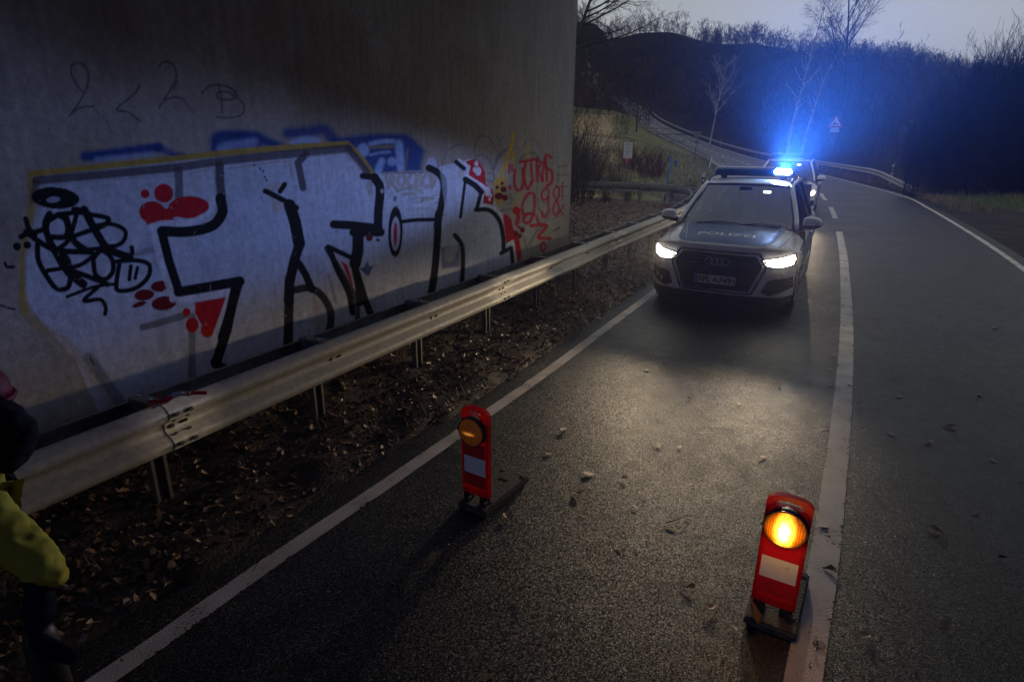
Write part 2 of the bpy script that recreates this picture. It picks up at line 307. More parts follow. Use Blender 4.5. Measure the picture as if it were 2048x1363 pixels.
def glass(name, tint=(.6, .65, .66), t=.55, rough=.0):
    m = bpy.data.materials.new(name); m.use_nodes = True; tr = m.node_tree; N = tr.nodes; L = tr.links; N.clear()
    o = N.new('ShaderNodeOutputMaterial'); g = N.new('ShaderNodeBsdfGlossy'); g.inputs['Roughness'].default_value = rough; g.inputs['Color'].default_value = (.9, .95, 1, 1)
    d = N.new('ShaderNodeBsdfTransparent'); d.inputs[0].default_value = (*tint, 1); f = N.new('ShaderNodeFresnel'); f.inputs['IOR'].default_value = 1.6
    mr = N.new('ShaderNodeMapRange'); mr.inputs[3].default_value = 1-t-.3; mr.inputs[4].default_value = .95; L.new(f.outputs[0], mr.inputs[0])
    x = N.new('ShaderNodeMixShader'); L.new(mr.outputs[0], x.inputs[0]); L.new(d.outputs[0], x.inputs[1]); L.new(g.outputs[0], x.inputs[2]); L.new(x.outputs[0], o.inputs[0]); return m
M['wood'] = varied(mat('winter_wood_twigs', (.04, .03, .03), .95, spec=.1), [(.05, .036, .030), (.14, .09, .072), (.08, .058, .05), (.17, .12, .09), (.07, .048, .038)])
M['glass'] = glass('windscreen_glass', t=.64); M['sideglass'] = glass('dark_side_glass', (.15, .16, .18), .6)
M['lamp'] = mat('headlamp_lit', (.9, .9, .85), .2, emit=(1, .93, .74), estr=26)
t_, N_, L_, b_ = nodes(M['lamp']); tc_ = N_.new('ShaderNodeTexCoord'); sx_ = N_.new('ShaderNodeSeparateXYZ'); L_.new(tc_.outputs['Object'], sx_.inputs[0]); ab_ = N_.new('ShaderNodeMath'); ab_.operation = 'ABSOLUTE'; L_.new(sx_.outputs['X'], ab_.inputs[0])
mr_ = N_.new('ShaderNodeMapRange'); mr_.interpolation_type = 'SMOOTHSTEP'; mr_.inputs[1].default_value = .56; mr_.inputs[2].default_value = .76; mr_.inputs[3].default_value = .55; mr_.inputs[4].default_value = 30; L_.new(ab_.outputs[0], mr_.inputs[0]); L_.new(mr_.outputs[0], b_.inputs['Emission Strength'])
M['drl'] = mat('daytime_lamp_lit', (.9, .9, .85), .2, emit=(1, .97, .88), estr=8)
M['lampdark'] = mat('lamp_housing', (.05, .05, .05), .3)
M['bluelens'] = mat('blue_bar_lens', (.005, .05, .16), .12, coat=.5)
M['bluelit'] = mat('blue_flash_lit', (.1, .3, 1), .2, emit=(.3, .5, 1), estr=160)
M['skin'] = mat('skin', (.42, .24, .17), .6)
M['mask'] = mat('white_face_mask', (.7, .72, .75), .8)
M['jacket'] = mat('dark_jacket', (.007, .007, .006), .9, spec=.08, bump=.5, bscale=18)
M['hivis'] = mat('yellow_trousers', (.26, .215, .02), .85, spec=.1, bump=.7, bscale=11, col2=(.27, .25, .03), nscale=5)
M['navy'] = mat('navy_cloth', (.006, .008, .015), .9, spec=.08, bump=.4, bscale=20)
M['helmet'] = mat('red_helmet_shell', (.09, .003, .004), .65, spec=.2)
M['signwhite'] = mat('sign_white', (.55, .55, .56), .45); M['signred'] = mat('sign_red', (.5, .01, .02), .4); M['signback'] = mat('sign_back_grey', (.10, .105, .11), .55)
M['signblue'] = mat('blue_post_paint', (.015, .10, .28), .5); M['orange'] = mat('orange_band', (.75, .06, .02), .5)
M['white_plastic'] = mat('white_post_plastic', (.62, .62, .64), .5, col2=(.4, .4, .4), nscale=9)
M['tape_red'] = mat('tape_red', (.6, .01, .015), .4); M['tape_white'] = mat('tape_white', (.6, .58, .58), .4)
# ------------------------------------------------------------------ road geometry
cl = [onz(1583+33, 1363)[:2]]
C0 = [(-1.6, -3.2), (-.35, -.8), (1.27, 2.05), (1.70, 2.77), (2.10, 3.47), (2.96, 5.02), (4.20, 7.35), (5.47, 9.85), (6.8, 12.52), (8.42, 15.9), (9.9, 19.1), (11.51, 22.71), (12.6, 25.4), (14.5, 30.2)]
far = [(1487.5, 313, 62), (1440, 300, 89), (1378.5, 281.5, 120), (1306.5, 251, 151), (1277.5, 232, 180), (1262, 214, 205), (1235, 196, 235), (1190, 180, 262)]
C3 = [(x, y, 0.) for x, y in C0]
for px, py, D in far:
    p = atd(px, py, D); C3.append((p.x, p.y, p.z))
C3[13] = (14.5, 30.2, -.02)
# keep the level part level
C3[14] = (C3[14][0], C3[14][1], -.12); C3[15] = (C3[15][0], C3[15][1], -.05)
CLN = spline(C3, 1200)
seg = np.linalg.norm(np.diff(CLN, axis=0), axis=1); CS = np.r_[0, np.cumsum(seg)]
TAN = np.gradient(CLN[:, :2], axis=0); TAN /= np.linalg.norm(TAN, axis=1)[:, None]; NRM = np.stack([TAN[:, 1], -TAN[:, 0]], 1)  # to the right
def at_s(s):
    return np.array([np.interp(s, CS, CLN[:, k]) for k in range(3)]), np.array([np.interp(s, CS, NRM[:, k]) for k in range(2)])
def s_of_y(y): return float(np.interp(y, CLN[:600, 1], CS[:600])) if y < CLN[600, 1] else float(np.interp(y, CLN[:1150, 1], CS[:1150]))
LEFTW, RIGHTW = 2.86, 3.05
# left edge line, points unprojected from image pixels, then parallel
LL = [(-4.2, -1.9), (-2.9, .25), (-1.74, 2.10), (-1.40, 2.72), (-.87, 3.62), (-.17, 4.85), (.40, 5.86), (1.22, 7.40), (2.14, 9.12), (3.05, 10.95), (4.3, 13.6)]
def off_pts(o, s0, s1, n, z=0.):
    P = []
    for s in np.linspace(s0, s1, n):
        c, nn = at_s(s); P.append((c[0]+nn[0]*o, c[1]+nn[1]*o, c[2]+z))
    return P
sA = s_of_y(17)
left_line = spline([(x, y, 0) for x, y in LL]+off_pts(-LEFTW-.1, sA, CS[-1], 60), 900)
RLp = [(.9, -6.5), (3.3, -1.2), (5.2, 3.1), (7.3, 7.2), (9.41, 11.09), (11.0, 14.25), (12.83, 18.1), (14.66, 22.09), (16.3, 25.9)]
right_line = spline([(x, y, 0) for x, y in RLp]+off_pts(RIGHTW, s_of_y(35), CS[-1], 56), 900)
def strip(name, path, w, z, m, i0=0, i1=None, kind='structure', edge=True, taper=None, parent=None):
    P = np.array(path)[i0:i1]; T = np.gradient(P[:, :2], axis=0); T /= np.linalg.norm(T, axis=1)[:, None]; Nn = np.stack([T[:, 1], -T[:, 0]], 1)
    offs = [-.5, -.38, 0, .38, .5] if edge else [-.5, .5]; V = []; E = []
    for k, (p, n) in enumerate(zip(P, Nn)):
        for o in offs:
            V.append((p[0]+n[0]*w*o, p[1]+n[1]*w*o, p[2]+z)); E.append(.14 if abs(o) > .45 else 0.)
    c = len(offs); Fc = [(k*c+j, k*c+j+1, (k+1)*c+j+1, (k+1)*c+j) for k in range(len(P)-1) for j in range(c-1)]
    ob = mesh_obj(name, V, Fc, m, parent)
    a = ob.data.attributes.new('edge', 'FLOAT', 'POINT'); a.data.foreach_set('value', E)
    if kind: ob['kind'] = kind
    return ob
# road sheet between the outer edges
def road_sheet():
    n = 700; lo = np.array(spline(left_line[::6], n)); hi = np.array(spline(right_line[::6], n)); V = []; Fc = []
    T = np.gradient(lo[:, :2], axis=0); T /= np.linalg.norm(T, axis=1)[:, None]; lo2 = lo[:, :2]+np.stack([-T[:, 1], T[:, 0]], 1)*.42
    T = np.gradient(hi[:, :2], axis=0); T /= np.linalg.norm(T, axis=1)[:, None]; hi2 = hi[:, :2]+np.stack([T[:, 1], -T[:, 0]], 1)*.3
    K = 14
    for i in range(n):
        for j in range(K+1):
            t = j/K; zz = lo[i, 2]*(1-t)+hi[i, 2]*t
            jit = 0
            if j == 0: jit = .05*math.sin(i*1.7)+.04*math.sin(i*.61+1)
            V.append((lo2[i, 0]*(1-t)+hi2[i, 0]*t-jit, lo2[i, 1]*(1-t)+hi2[i, 1]*t+jit*.5, zz))
    for i in range(n-1):
        for j in range(K): a = i*(K+1)+j; Fc.append((a, a+1, a+K+2, a+K+1))
    o = mesh_obj('road', V, Fc, M['asphalt'], None, True); o['kind'] = 'structure'; return lo, hi
LO, HI = road_sheet()
strip('road_marking', left_line, .115, .005, M['line'])
strip('road_marking', right_line, .12, .005, M['line'])
def cpath(s0, s1, n): return np.array([at_s(s)[0] for s in np.linspace(s0, s1, n)])
sC0, sC1 = 0.2, s_of_y(15.9)
strip('road_marking', cpath(sC0, sC1, 160), .15, .005, M['line'])
s = s_of_y(18.7)
k = 0
while s < CS[-1]-20 and k < 34:
    strip('road_marking', cpath(s, s+3.6, 10), .15 if k < 3 else .19, .005 if s < 80 else .012, M['line']); s += 6.3; k += 1
# ------------------------------------------------------------------ terrain
PSI = .4937; RD = np.array([math.sin(PSI), math.cos(PSI)]); RN = np.array([-math.cos(PSI), math.sin(PSI)])   # rail direction, left normal
WOFF, WEND = 4.0, 9.42
def rp(off, s, z=0.): q = RN*off+RD*s; return Vector((q[0], q[1], z))
ctrl = []
def cp(px, py, D): p = atd(px, py, D); ctrl.append((p.x, p.y, p.z))
for q in [(1160, 400, 14.5), (1165, 450, 12.3), (1230, 385, 16.5), (1290, 402, 18), (1150, 385, 17), (1100, 385, 15)]: cp(*q)
for q in [(1160, 300, 60), (1200, 262, 85), (1160, 240, 95), (1250, 335, 36), (1230, 300, 55), (1190, 335, 38), (1120, 250, 60), (1150, 215, 130), (1215, 225, 120)]: cp(*q)
for q in [(1300, 335, 36), (1380, 335, 33), (1340, 310, 52), (1300, 280, 82), (1280, 262, 110), (1400, 318, 50)]: cp(*q)
for q in [(1500, 262, 115), (1400, 225, 170), (1350, 190, 215), (1600, 262, 110), (1750, 265, 100), (1900, 262, 90), (2048, 262, 80), (2300, 262, 80), (1250, 150, 260)]: cp(*q)
for q in [(1000, 40, 250), (1150, 45, 265), (1300, 60, 285), (1400, 100, 300), (1450, 82, 300), (1490, 78, 300), (1560, 122, 300), (1700, 132, 300), (1800, 146, 290), (1920, 158, 280), (2048, 168, 260), (2300, 180, 250), (700, 100, 250), (300, 130, 250), (1700, 200, 200), (1900, 215, 180), (1550, 190, 210)]: cp(*q)
for x, y, z in [(0, 0, 0), (-10, -10, 0), (10, -10, 0), (20, 0, 0), (20, 12, 0), (25, 20, .1), (34, 20, .2), (45, 25, .3), (35, 35, .3), (25, 33, 0), (40, 50, .6), (-8, 5, .1), (-2, 16, 1.3), (-20, 20, 2), (-40, 50, 5), (60, 0, 0), (0, -40, 0), (50, -30, 0), (5.5, 22.5, 0), (2.5, 23.3, .05), (8, 26, 0), (9, 34, -.1), (12, 45, 0), (-2, 24, .3), (-60, -20, 1),
                (-150, 150, 35), (-250, 0, 20), (250, 100, 25), (350, 0, 15), (0, -300, 12), (400, 300, 55), (-300, 300, 50), (100, 500, 50), (-100, 500, 55), (300, -300, 15), (0, 380, 48), (200, 400, 50)]: ctrl.append((x, y, z))
ctrl = np.array(ctrl)
def height(X, Y):
    X = np.asarray(X, float).ravel(); Y = np.asarray(Y, float).ravel(); Z = np.zeros(len(X))
    for a in range(0, len(X), 20000):
        x, y = X[a:a+20000], Y[a:a+20000]
        d2 = (x[:, None]-ctrl[None, :, 0])**2+(y[:, None]-ctrl[None, :, 1])**2+1.5
        w = d2**-1.7; z = (w*ctrl[None, :, 2]).sum(1)/w.sum(1)
        dd = (x[:, None]-CLN[None, ::8, 0])**2+(y[:, None]-CLN[None, ::8, 1])**2
        i = dd.argmin(1); dr = np.sqrt(dd[np.arange(len(x)), i]); zr = CLN[::8, 2][i]
        t = np.clip((dr-4.2)/9., 0, 1); t = t*t*(3-2*t)
        # near bridge: flat verge up to the wall, then bank
        Z[a:a+20000] = zr*(1-t)+z*t
    return Z
def axis(parts):
    o = []
    for a, b, n in parts: o += list(np.linspace(a, b, n, endpoint=False))
    o.append(parts[-1][1]); return np.array(o)
def vnoise(X, Y, sc, seed=0):
    r = np.random.default_rng(seed); T = r.random((64, 64)); x = X/sc; y = Y/sc; i = np.floor(x).astype(int); j = np.floor(y).astype(int); u = x-i; v = y-j; u = u*u*(3-2*u); v = v*v*(3-2*v)
    g = lambda a, b: T[a % 64, b % 64]
    return (g(i, j)*(1-u)*(1-v)+g(i+1, j)*u*(1-v)+g(i, j+1)*(1-u)*v+g(i+1, j+1)*u*v)-.5
gx = axis([(-600, -80, 26), (-80, -12, 30), (-12, 60, 110), (60, 160, 50), (160, 600, 30)]); gy = axis([(-400, -10, 20), (-10, 60, 110), (60, 360, 110), (360, 700, 20)])
GX, GY = np.meshgrid(gx, gy, indexing='ij'); ZZ = height(GX, GY).reshape(GX.shape)
dd = np.sqrt(((GX[..., None]-CLN[None, None, ::25, 0])**2+(GY[..., None]-CLN[None, None, ::25, 1])**2).min(-1))
ZZ += np.clip((dd-7)/20, 0, 1)*(vnoise(GX, GY, 9, 1)*.8+vnoise(GX, GY, 35, 2)*3)*np.clip(GY/60-.3, 0, 1)
ZZ -= np.where(dd < 4.9, .06, 0.)
lat = GX*RN[0]+GY*RN[1]; lon = GX*RD[0]+GY*RD[1]
fine = (lat > -1.5) & (lat < 11) & (lon > -6) & (lon < 24) & (GX < 9)
ZZ -= np.where(fine, .25, 0)
V = np.stack([GX, GY, ZZ], -1).reshape(-1, 3); ny = len(gy); I, J = np.meshgrid(np.arange(len(gx)-1), np.arange(ny-1), indexing='ij'); a = (I*ny+J).ravel()
ter = np_mesh('hills', V, np.stack([a, a+ny, a+ny+1, a+1], 1), 4, M['terrain'], None, True, 'structure')
# ground cover colour (what grows there)
def cover(X, Y):
    c = np.tile(np.array([.011, .008, .007]), (len(X), 1))
    px, py = project(X, Y, height(X, Y)*1.0)
    D = Y
    n = vnoise(X, Y, 4, 5)+vnoise(X, Y, 1.3, 6)*.6
    # left grass bank beside the far road / pale meadow
    sl = np.interp(Y, CLN[:, 1], CLN[:, 0])
    grass = (Y > 24) & (Y < 170) & (X < sl-3.5) & (X > sl-26-.02*Y)
    c[grass] = np.array([.17, .16, .065])
    mead = (Y > 24) & (Y < 130) & (X < 2+Y*.155-2.2+2*n) & (X > -2+Y*.06)
    c[mead] = np.array([.38, .28, .15])
    gb = (Y > 14) & (Y < 27) & (X > 17+.0*Y) & (X < 60) & (Y > 16+(30-X)*.15)
    c[gb] = np.array([.05, .07, .018])
    lay = (Y < 26) & (X > 6) & ~gb
    c[lay] = np.array([.042, .034, .03])
    return c
cc = cover(V[:, 0], V[:, 1]); ca = ter.data.color_attributes.new('cover', 'FLOAT_COLOR', 'POINT'); ca.data.foreach_set('color', np.c_[cc, np.ones(len(cc))].astype(np.float32).ravel())
# fine verge between road and wall, and the leafy bank beyond
def verge_z(X, Y):
    z = height(X, Y); la = X*RN[0]+Y*RN[1]; lo_ = X*RD[0]+Y*RD[1]
    flat = np.clip((WEND+.8-lo_)/1.2, 0, 1)
    z = z*(1-flat)+flat*.0
    d = np.clip((la-2.35)/.5, 0, 1)
    return z+d*.045+np.clip((la-3.45)/.5, 0, 1)*.13*flat+(vnoise(X, Y, .35, 8)*.07+vnoise(X, Y, .12, 9)*.035)*np.clip((la-2.25)/.4, 0, 1)+.012*d
ls = np.linspace(1.9, 10, 120); ss = np.linspace(-5.5, 23, 330); LS, SS = np.meshgrid(ls, ss, indexing='ij')
VX = RN[0]*LS+RD[0]*SS; VY = RN[1]*LS+RD[1]*SS; VZ = verge_z(VX.ravel(), VY.ravel()).reshape(VX.shape)
# keep under the asphalt
llx = np.interp(VY, left_line[:, 1], left_line[:, 0]); under = VX > llx-.30
VZ = np.where(under, -.03, VZ)
Vv = np.stack([VX, VY, VZ], -1).reshape(-1, 3); n2 = len(ss); I, J = np.meshgrid(np.arange(len(ls)-1), np.arange(n2-1), indexing='ij'); a = (I*n2+J).ravel()
np_mesh('verge', Vv, np.stack([a, a+1, a+n2+1, a+n2], 1), 4, M['soil'], None, True, 'structure')
# ------------------------------------------------------------------ bridge abutment with its graffiti
# paint is laid down per wall point; strokes are in image pixel coordinates, wall points are projected into the image
def wall_paint(px, py, zz, ss_):
    n = len(px); col = np.tile(np.array([.38, .325, .255]), (n, 1))
    nb = vnoise(ss_*10+300, zz*10+300, 9, 21)+vnoise(ss_*10+300, zz*10+300, 3, 22)*.5
    fine_ = vnoise(ss_*10+300, zz*10+300, .5, 24); fine2 = vnoise(ss_*10+300, zz*10+300, 1.4, 25)
    k = np.clip((nb+.15)*2.2, 0, .7)*np.clip((zz-1.3)/1.2, 0, 1)*np.clip((9.0-ss_)/2.5, 0, 1)
    col = col*(1-.6*k[:, None])+np.array([.225, .145, .08])*.6*k[:, None]
    streak = vnoise(ss_*10+300, zz*.8+300, .8, 23); col *= (1+.10*streak+.12*fine2)[:, None]
    # formwork: faint lift lines and board joints
    for zl in (.35, 5.1): col *= (1-.35*np.exp(-((zz-zl)/.012)**2))[:, None]
    for sl_ in np.arange(-4, 9.4, .5): col *= (1-.07*np.exp(-((ss_-sl_)/.010)**2))[:, None]
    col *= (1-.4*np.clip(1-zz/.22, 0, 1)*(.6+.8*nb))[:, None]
    def blend(mask, a, c):
        col[mask] = col[mask]*(1-a[:, None])+np.array(c)*a[:, None]
    def stroke(pts, w, c, al=1., soft=1.2, rough=0., sm=True, w2=None):
        P = np.array(pts, float)
        if sm and len(P) > 2: P = spline(P, 12*len(P))
        if len(P) == 1: P = np.r_[P, P+.01]
        lo, hi = P.min(0)-w-soft*2, P.max(0)+w+soft*2
        m = (px > lo[0]) & (px < hi[0]) & (py > lo[1]) & (py < hi[1]); ix = np.nonzero(m)[0]
        if not len(ix): return
        x, y = px[ix], py[ix]; d = np.full(len(ix), 1e9)
        for i, (a, b) in enumerate(zip(P[:-1], P[1:])):
            v = b-a; L = (v@v)+1e-9; t = np.clip(((x-a[0])*v[0]+(y-a[1])*v[1])/L, 0, 1)
            q = np.hypot(x-a[0]-t*v[0], y-a[1]-t*v[1])
            if w2 is not None: q = q*(w/(w+(w2-w)*i/(len(P)-1)))
            d = np.minimum(d, q)
        a = np.clip((w/2+soft/2-d)/soft, 0, 1)*al
        if rough: a *= np.clip(1-rough*np.clip(fine_[ix]*3+fine2[ix]+.35, 0, 1), 0, 1)
        blend(ix, a, c)
    def poly(pts, c, al=1., soft=1.2, rough=0.):
        P = np.array(pts, float); lo, hi = P.min(0)-3, P.max(0)+3
        ix = np.nonzero((px > lo[0]) & (px < hi[0]) & (py > lo[1]) & (py < hi[1]))[0]
        if not len(ix): return
        x, y = px[ix], py[ix]; ins = np.zeros(len(ix), bool); d = np.full(len(ix), 1e9)
        for a, b in zip(P, np.roll(P, -1, 0)):
            v = b-a; L = v@v+1e-9; t = np.clip(((x-a[0])*v[0]+(y-a[1])*v[1])/L, 0, 1); d = np.minimum(d, np.hypot(x-a[0]-t*v[0], y-a[1]-t*v[1]))
            c1 = (a[1] > y) != (b[1] > y)
            ins ^= c1 & (x < (b[0]-a[0])*(y-a[1])/(b[1]-a[1]+1e-12)+a[0])
        sd_ = np.where(ins, d, -d); a = np.clip(sd_/soft+.5, 0, 1)*al
        if rough: a *= np.clip(1-rough*np.clip(fine_[ix]*3+fine2[ix]+.35, 0, 1), 0, 1)
        blend(ix, a, c)
    def ell(cx, cy, rx, ry, c, al=1., rot=0, ring=None, soft=1.2):
        R_ = max(rx, ry)+4; ix = np.nonzero((abs(px-cx) < R_) & (abs(py-cy) < R_))[0]
        if not len(ix): return
        x, y = px[ix]-cx, py[ix]-cy; cr_, sr = math.cos(rot), math.sin(rot); x, y = x*cr_+y*sr, -x*sr+y*cr_
        r = np.hypot(x/rx, y/ry); d = (r-1)*min(rx, ry)
        a = np.clip(-d/soft+.5, 0, 1) if ring is None else np.clip((ring/2-abs(d))/soft+.5, 0, 1)
        blend(ix, a*al, c)
    cr = lambda ox, oy, k: (lambda pts: [(ox+x/k, oy+y/k) for x, y in pts])
    A, B_, C_, D_, E_ = cr(0, 100, 3.408), cr(0, 350, 3.894), cr(250, 250, 3.894), cr(650, 250, 3.894), cr(250, 500, 3.894)
    BLU, LBL, BLK, GRY, PUR = (.012, .045, .20), (.33, .42, .62), (.008, .008, .009), (.12, .12, .12), (.075, .055, .062)
    YEL, RED, DRED, WHT, SIL, TAN = (.42, .27, .045), (.50, .012, .02), (.16, .006, .012), (.70, .68, .72), (.54, .56, .62), (.42, .36, .31)
    # blue cloud and its pale highlights
    stroke(A([(560, 770), (700, 755), (900, 725), (1060, 700)]), 20, BLU, .95, 9); stroke(A([(1060, 700), (1150, 745), (1230, 760)]), 14, BLU, .8, 9)
    stroke(A([(640, 790), (850, 765), (1020, 745)]), 9, LBL, .6, 8)
    stroke(C_([(680, 230), (690, 130), (850, 110), (1000, 120), (1060, 150), (1200, 210)]), 20, BLU, .95, 11)
    poly(C_([(680, 240), (700, 130), (1000, 120), (1060, 200)]), BLU, .8, 10)
    stroke(C_([(720, 215), (850, 185), (980, 160)]), 15, LBL, .7, 10); stroke(C_([(1240, 90), (1400, 80), (1520, 60), (1600, 130)]), 22, BLU, .85, 12)
    stroke(C_([(1290, 165), (1380, 140), (1470, 150)]), 14, LBL, .9, 8)
    poly(D_([(0, 130), (150, 110), (400, 80), (620, 85), (680, 130), (755, 210), (730, 330), (740, 390), (330, 400)]), BLU, .93, 10)
    ell(*D_([(275, 215)])[0], 12, 14, LBL, .95, soft=5); stroke(D_([(330, 165), (420, 145), (510, 140)]), 9, LBL, .9, 5); stroke(D_([(330, 190), (440, 185), (510, 180)]), 7, (.3, .2, .09), .8, 4)
    stroke(D_([(550, 160), (560, 240), (570, 350)]), 16, LBL, .85, 6); ell(*D_([(500, 300)])[0], 9, 9, LBL, .8, soft=4); stroke(D_([(420, 300), (400, 350), (395, 400)]), 14, LBL, .85, 6)
    stroke(D_([(330, 250), (420, 230), (480, 225)]), 5, LBL, .7, 4); stroke(D_([(620, 200), (610, 300), (600, 380)]), 4, (.3, .2, .09), .6, 4)
    ell(*D_([(810, 325)])[0], 10, 16, (.5, .52, .66), .85, soft=3)
    # silver fill
    fill = [(68, 372), (240, 345), (445, 322), (600, 308), (690, 300), (728, 350), (765, 352), (860, 350), (872, 338), (905, 327), (940, 318), (958, 345), (985, 400), (1012, 450), (1036, 520), (1044, 620), (700, 900), (230, 900), (150, 730), (90, 668), (48, 615), (46, 520), (62, 430)]
    poly(fill, SIL, .93, 2, .12)
    for q in range(130):     # roller passes and thin patches
        r1, r2, r3, r4 = RNG.random(4); x0 = 90+900*r1; y0 = 350+320*r2
        stroke([(x0, y0), (x0+(r3-.5)*14, y0+20+55*r4)], 9+16*r3, (.53, .55, .63) if r4 > .45 else (.37, .38, .44), .34, 9, .5, False)
    for x0, y0 in [(482, 455), (500, 370), (690, 400), (620, 540), (930, 560), (740, 600), (640, 640), (420, 540), (1000, 560)]: ell(x0, y0, 22, 30, (.34, .33, .37), .35, soft=16)
    poly([(60, 372), (330, 338), (380, 345), (350, 360), (110, 395), (62, 440)], (.3, .29, .33), .35, 12)
    poly(C_([(560, 900), (470, 840), (700, 380), (1450, 330), (1480, 500), (1900, 440), (1950, 900), (1300, 1400), (400, 1300)]), (.50, .54, .66), .3, 30)
    # upper yellow outline
    stroke([(46, 640), (44, 520), (60, 430), (58, 368)], 15, YEL, .75, 6); stroke([(56, 362), (200, 346), (330, 330), (430, 316), (560, 303), (688, 293)], 12, YEL, .95, 3, 0, False)
    stroke([(688, 293), (712, 315), (738, 350)], 12, YEL, .95, 3, 0, False); stroke([(42, 610), (70, 660), (120, 690), (172, 745), (205, 790), (245, 850)], 20, YEL, .42, 9)
    poly([(60, 372), (90, 375), (60, 520), (48, 510)], YEL, .25, 8)
    # faded violet-brown outline
    stroke([(68, 376), (200, 362), (350, 345), (445, 330), (600, 312), (690, 302)], 17, PUR, .86, 4, 0, False); stroke([(690, 302), (715, 330), (728, 348)], 14, PUR, .9, 3, 0, False)
    stroke([(68, 380), (62, 415)], 14, PUR, .7, 5, 0, False)
    stroke(C_([(395, 400), (400, 500), (405, 600)]), 17, PUR, .78, 3, 0, False); stroke(C_([(715, 350), (720, 480), (735, 590)]), 18, PUR, .92, 3, 0, False)
    stroke(C_([(1390, 250), (1325, 320), (1370, 515)]), 14, PUR, .92, 2, 0, False)
    stroke(A([(400, 985), (800, 940), (1170, 915), (1170, 1000)]), 4, (.6, .57, .6), .6, 2, 0, False); stroke(C_([(480, 420), (670, 380), (690, 580)]), 3.5, TAN, .7, 2, 0, False)
    stroke(C_([(800, 370), (1180, 315), (1260, 310), (1280, 440)]), 4, (.45, .33, .28), .6, 2, 0, False); stroke(C_([(1400, 270), (1700, 240), (1830, 390)]), 3.5, (.42, .33, .3), .6, 2, 0, False)
    stroke(B_([(1000, 660), (1100, 640), (1210, 620)]), 13, GRY, .55, 4, 0, False); stroke(B_([(1110, 1230), (1280, 1180), (1440, 1130)]), 14, (.16, .155, .145), .85, 3, 0, False)
    stroke(B_([(1200, 1280), (1450, 1200)]), 3, (.6, .57, .5), .7, 2, 0, False)
    stroke(E_([(520, 560), (520, 800), (530, 1050)]), 15, (.13, .125, .13), .72, 3, 0, False); stroke(E_([(490, 680), (490, 1050)]), 5, (.5, .5, .52), .5, 3)
    stroke([(178, 728), (240, 812), (262, 850)], 22, (.09, .085, .09), .6, 8); stroke([(180, 728), (190, 742)], 3, BLK, .9)
    # pale dots
    for q, rr in [((1075, 460), 16), ((1045, 590), 15)]: ell(*B_([q])[0], rr, rr*1.0, (.60, .57, .6), .6, soft=3)
    # red bubbles, left
    ell(*B_([(1112, 192)])[0], 9, 9, RED, 1, .5); ell(*B_([(1257, 185)])[0], 19, 19, RED)
    ell(*B_([(1170, 330)])[0], 26, 21, RED); ell(*B_([(1455, 290)])[0], 41, 22, RED, 1, -.05); poly(B_([(1085, 360), (1270, 300), (1340, 390), (1140, 440)]), RED); stroke(B_([(1120, 360), (1300, 340), (1540, 280)]), 20, RED)
    for x, y, a, b, r in [(1238, 908, 18, 11, -.15), (1118, 978, 20, 11, -.15), (1272, 1040, 25, 14, -.15), (1080, 1052, 15, 5, -.35)]: ell(*B_([(x, y)])[0], a, b, DRED, 1, r)
    poly(B_([(1515, 1030), (1755, 985), (1650, 1290), (1560, 1190), (1515, 1110)]), RED); ell(*B_([(1449, 1108)])[0], 8, 9, RED); ell(*B_([(1495, 1205)])[0], 13, 15, RED); ell(*B_([(1612, 1242)])[0], 13, 15, (.55, .02, .01))
    # white inline of the first letter
    stroke(B_([(1640, 225), (1620, 320), (1480, 405)]), 11, WHT, .8, 2); stroke(B_([(1460, 415), (1250, 420), (1160, 445)]), 12, WHT, .8, 2); stroke(B_([(1165, 450), (1240, 700), (1340, 1000)]), 13, WHT, .6, 3)
    stroke(B_([(1340, 1010), (1500, 1000), (1790, 940)]), 12, WHT, .75, 2); stroke(B_([(1790, 940), (1750, 1100), (1660, 1340)]), 12, WHT, .75, 2, 0, False)
    # black letter S
    stroke(B_([(1700, 215), (1715, 330), (1640, 430), (1450, 480), (1250, 480)]), 21, BLK, 1, 2)
    stroke(B_([(1245, 480), (1310, 720), (1390, 950)]), 18, BLK, 1, 2, 0, False); stroke(B_([(1385, 950), (1600, 910), (1860, 860)]), 20, BLK, 1, 2, 0, False)
    stroke(B_([(1850, 870), (1790, 1100), (1730, 1300)]), 19, BLK, 1, 2, 0, False); stroke(E_([(860, 300), (790, 660), (710, 920)]), 20, BLK, 1, 2, 0, False); stroke(E_([(690, 905), (790, 950)]), 13, BLK, 1, 2, 0, False)
    # second letter
    stroke(C_([(1340, 1000), (1270, 1130), (1240, 1400)]), 5, GRY, .6, 3); stroke(C_([(1150, 680), (1240, 770), (1290, 990)]), 3, (.56, .6, .72), .6, 3)
    for x, y, a in [(1110, 520, 9), (1175, 500, 8), (1130, 590, 7), (1170, 660, 12), (1108, 632, 3)]: ell(*C_([(x, y)])[0], a, a, (.5, .43, .38), .85)
    stroke(C_([(1075, 545), (1110, 560), (1170, 590), (1250, 630), (1320, 670)]), 11, BLK, 1, 2); stroke(C_([(1225, 490), (1190, 545)]), 10, BLK, 1, 2)
    stroke(C_([(1265, 650), (1310, 780), (1345, 950)]), 24, BLK, 1, 2, 0, False); stroke(C_([(1350, 940), (1310, 1080), (1275, 1250), (1270, 1400)]), 20, BLK, 1, 2, 0, False)
    stroke(E_([(1275, 250), (1270, 780)]), 19, BLK, .97, 2, 0, False); stroke(E_([(1345, 130), (1400, 220), (1450, 330)]), 15, BLK, 1, 2, 0, False)
    stroke(E_([(1320, 335), (1430, 320), (1520, 370), (1590, 480), (1600, 590), (1580, 690)]), 15, BLK, .95, 2)
    stroke(E_([(1470, 400), (1510, 550), (1500, 650)]), 10, (.34, .25, .24), .5, 5); stroke(E_([(1575, 210), (1590, 260), (1640, 430)]), 6, (.1, .1, .1), .5, 4)
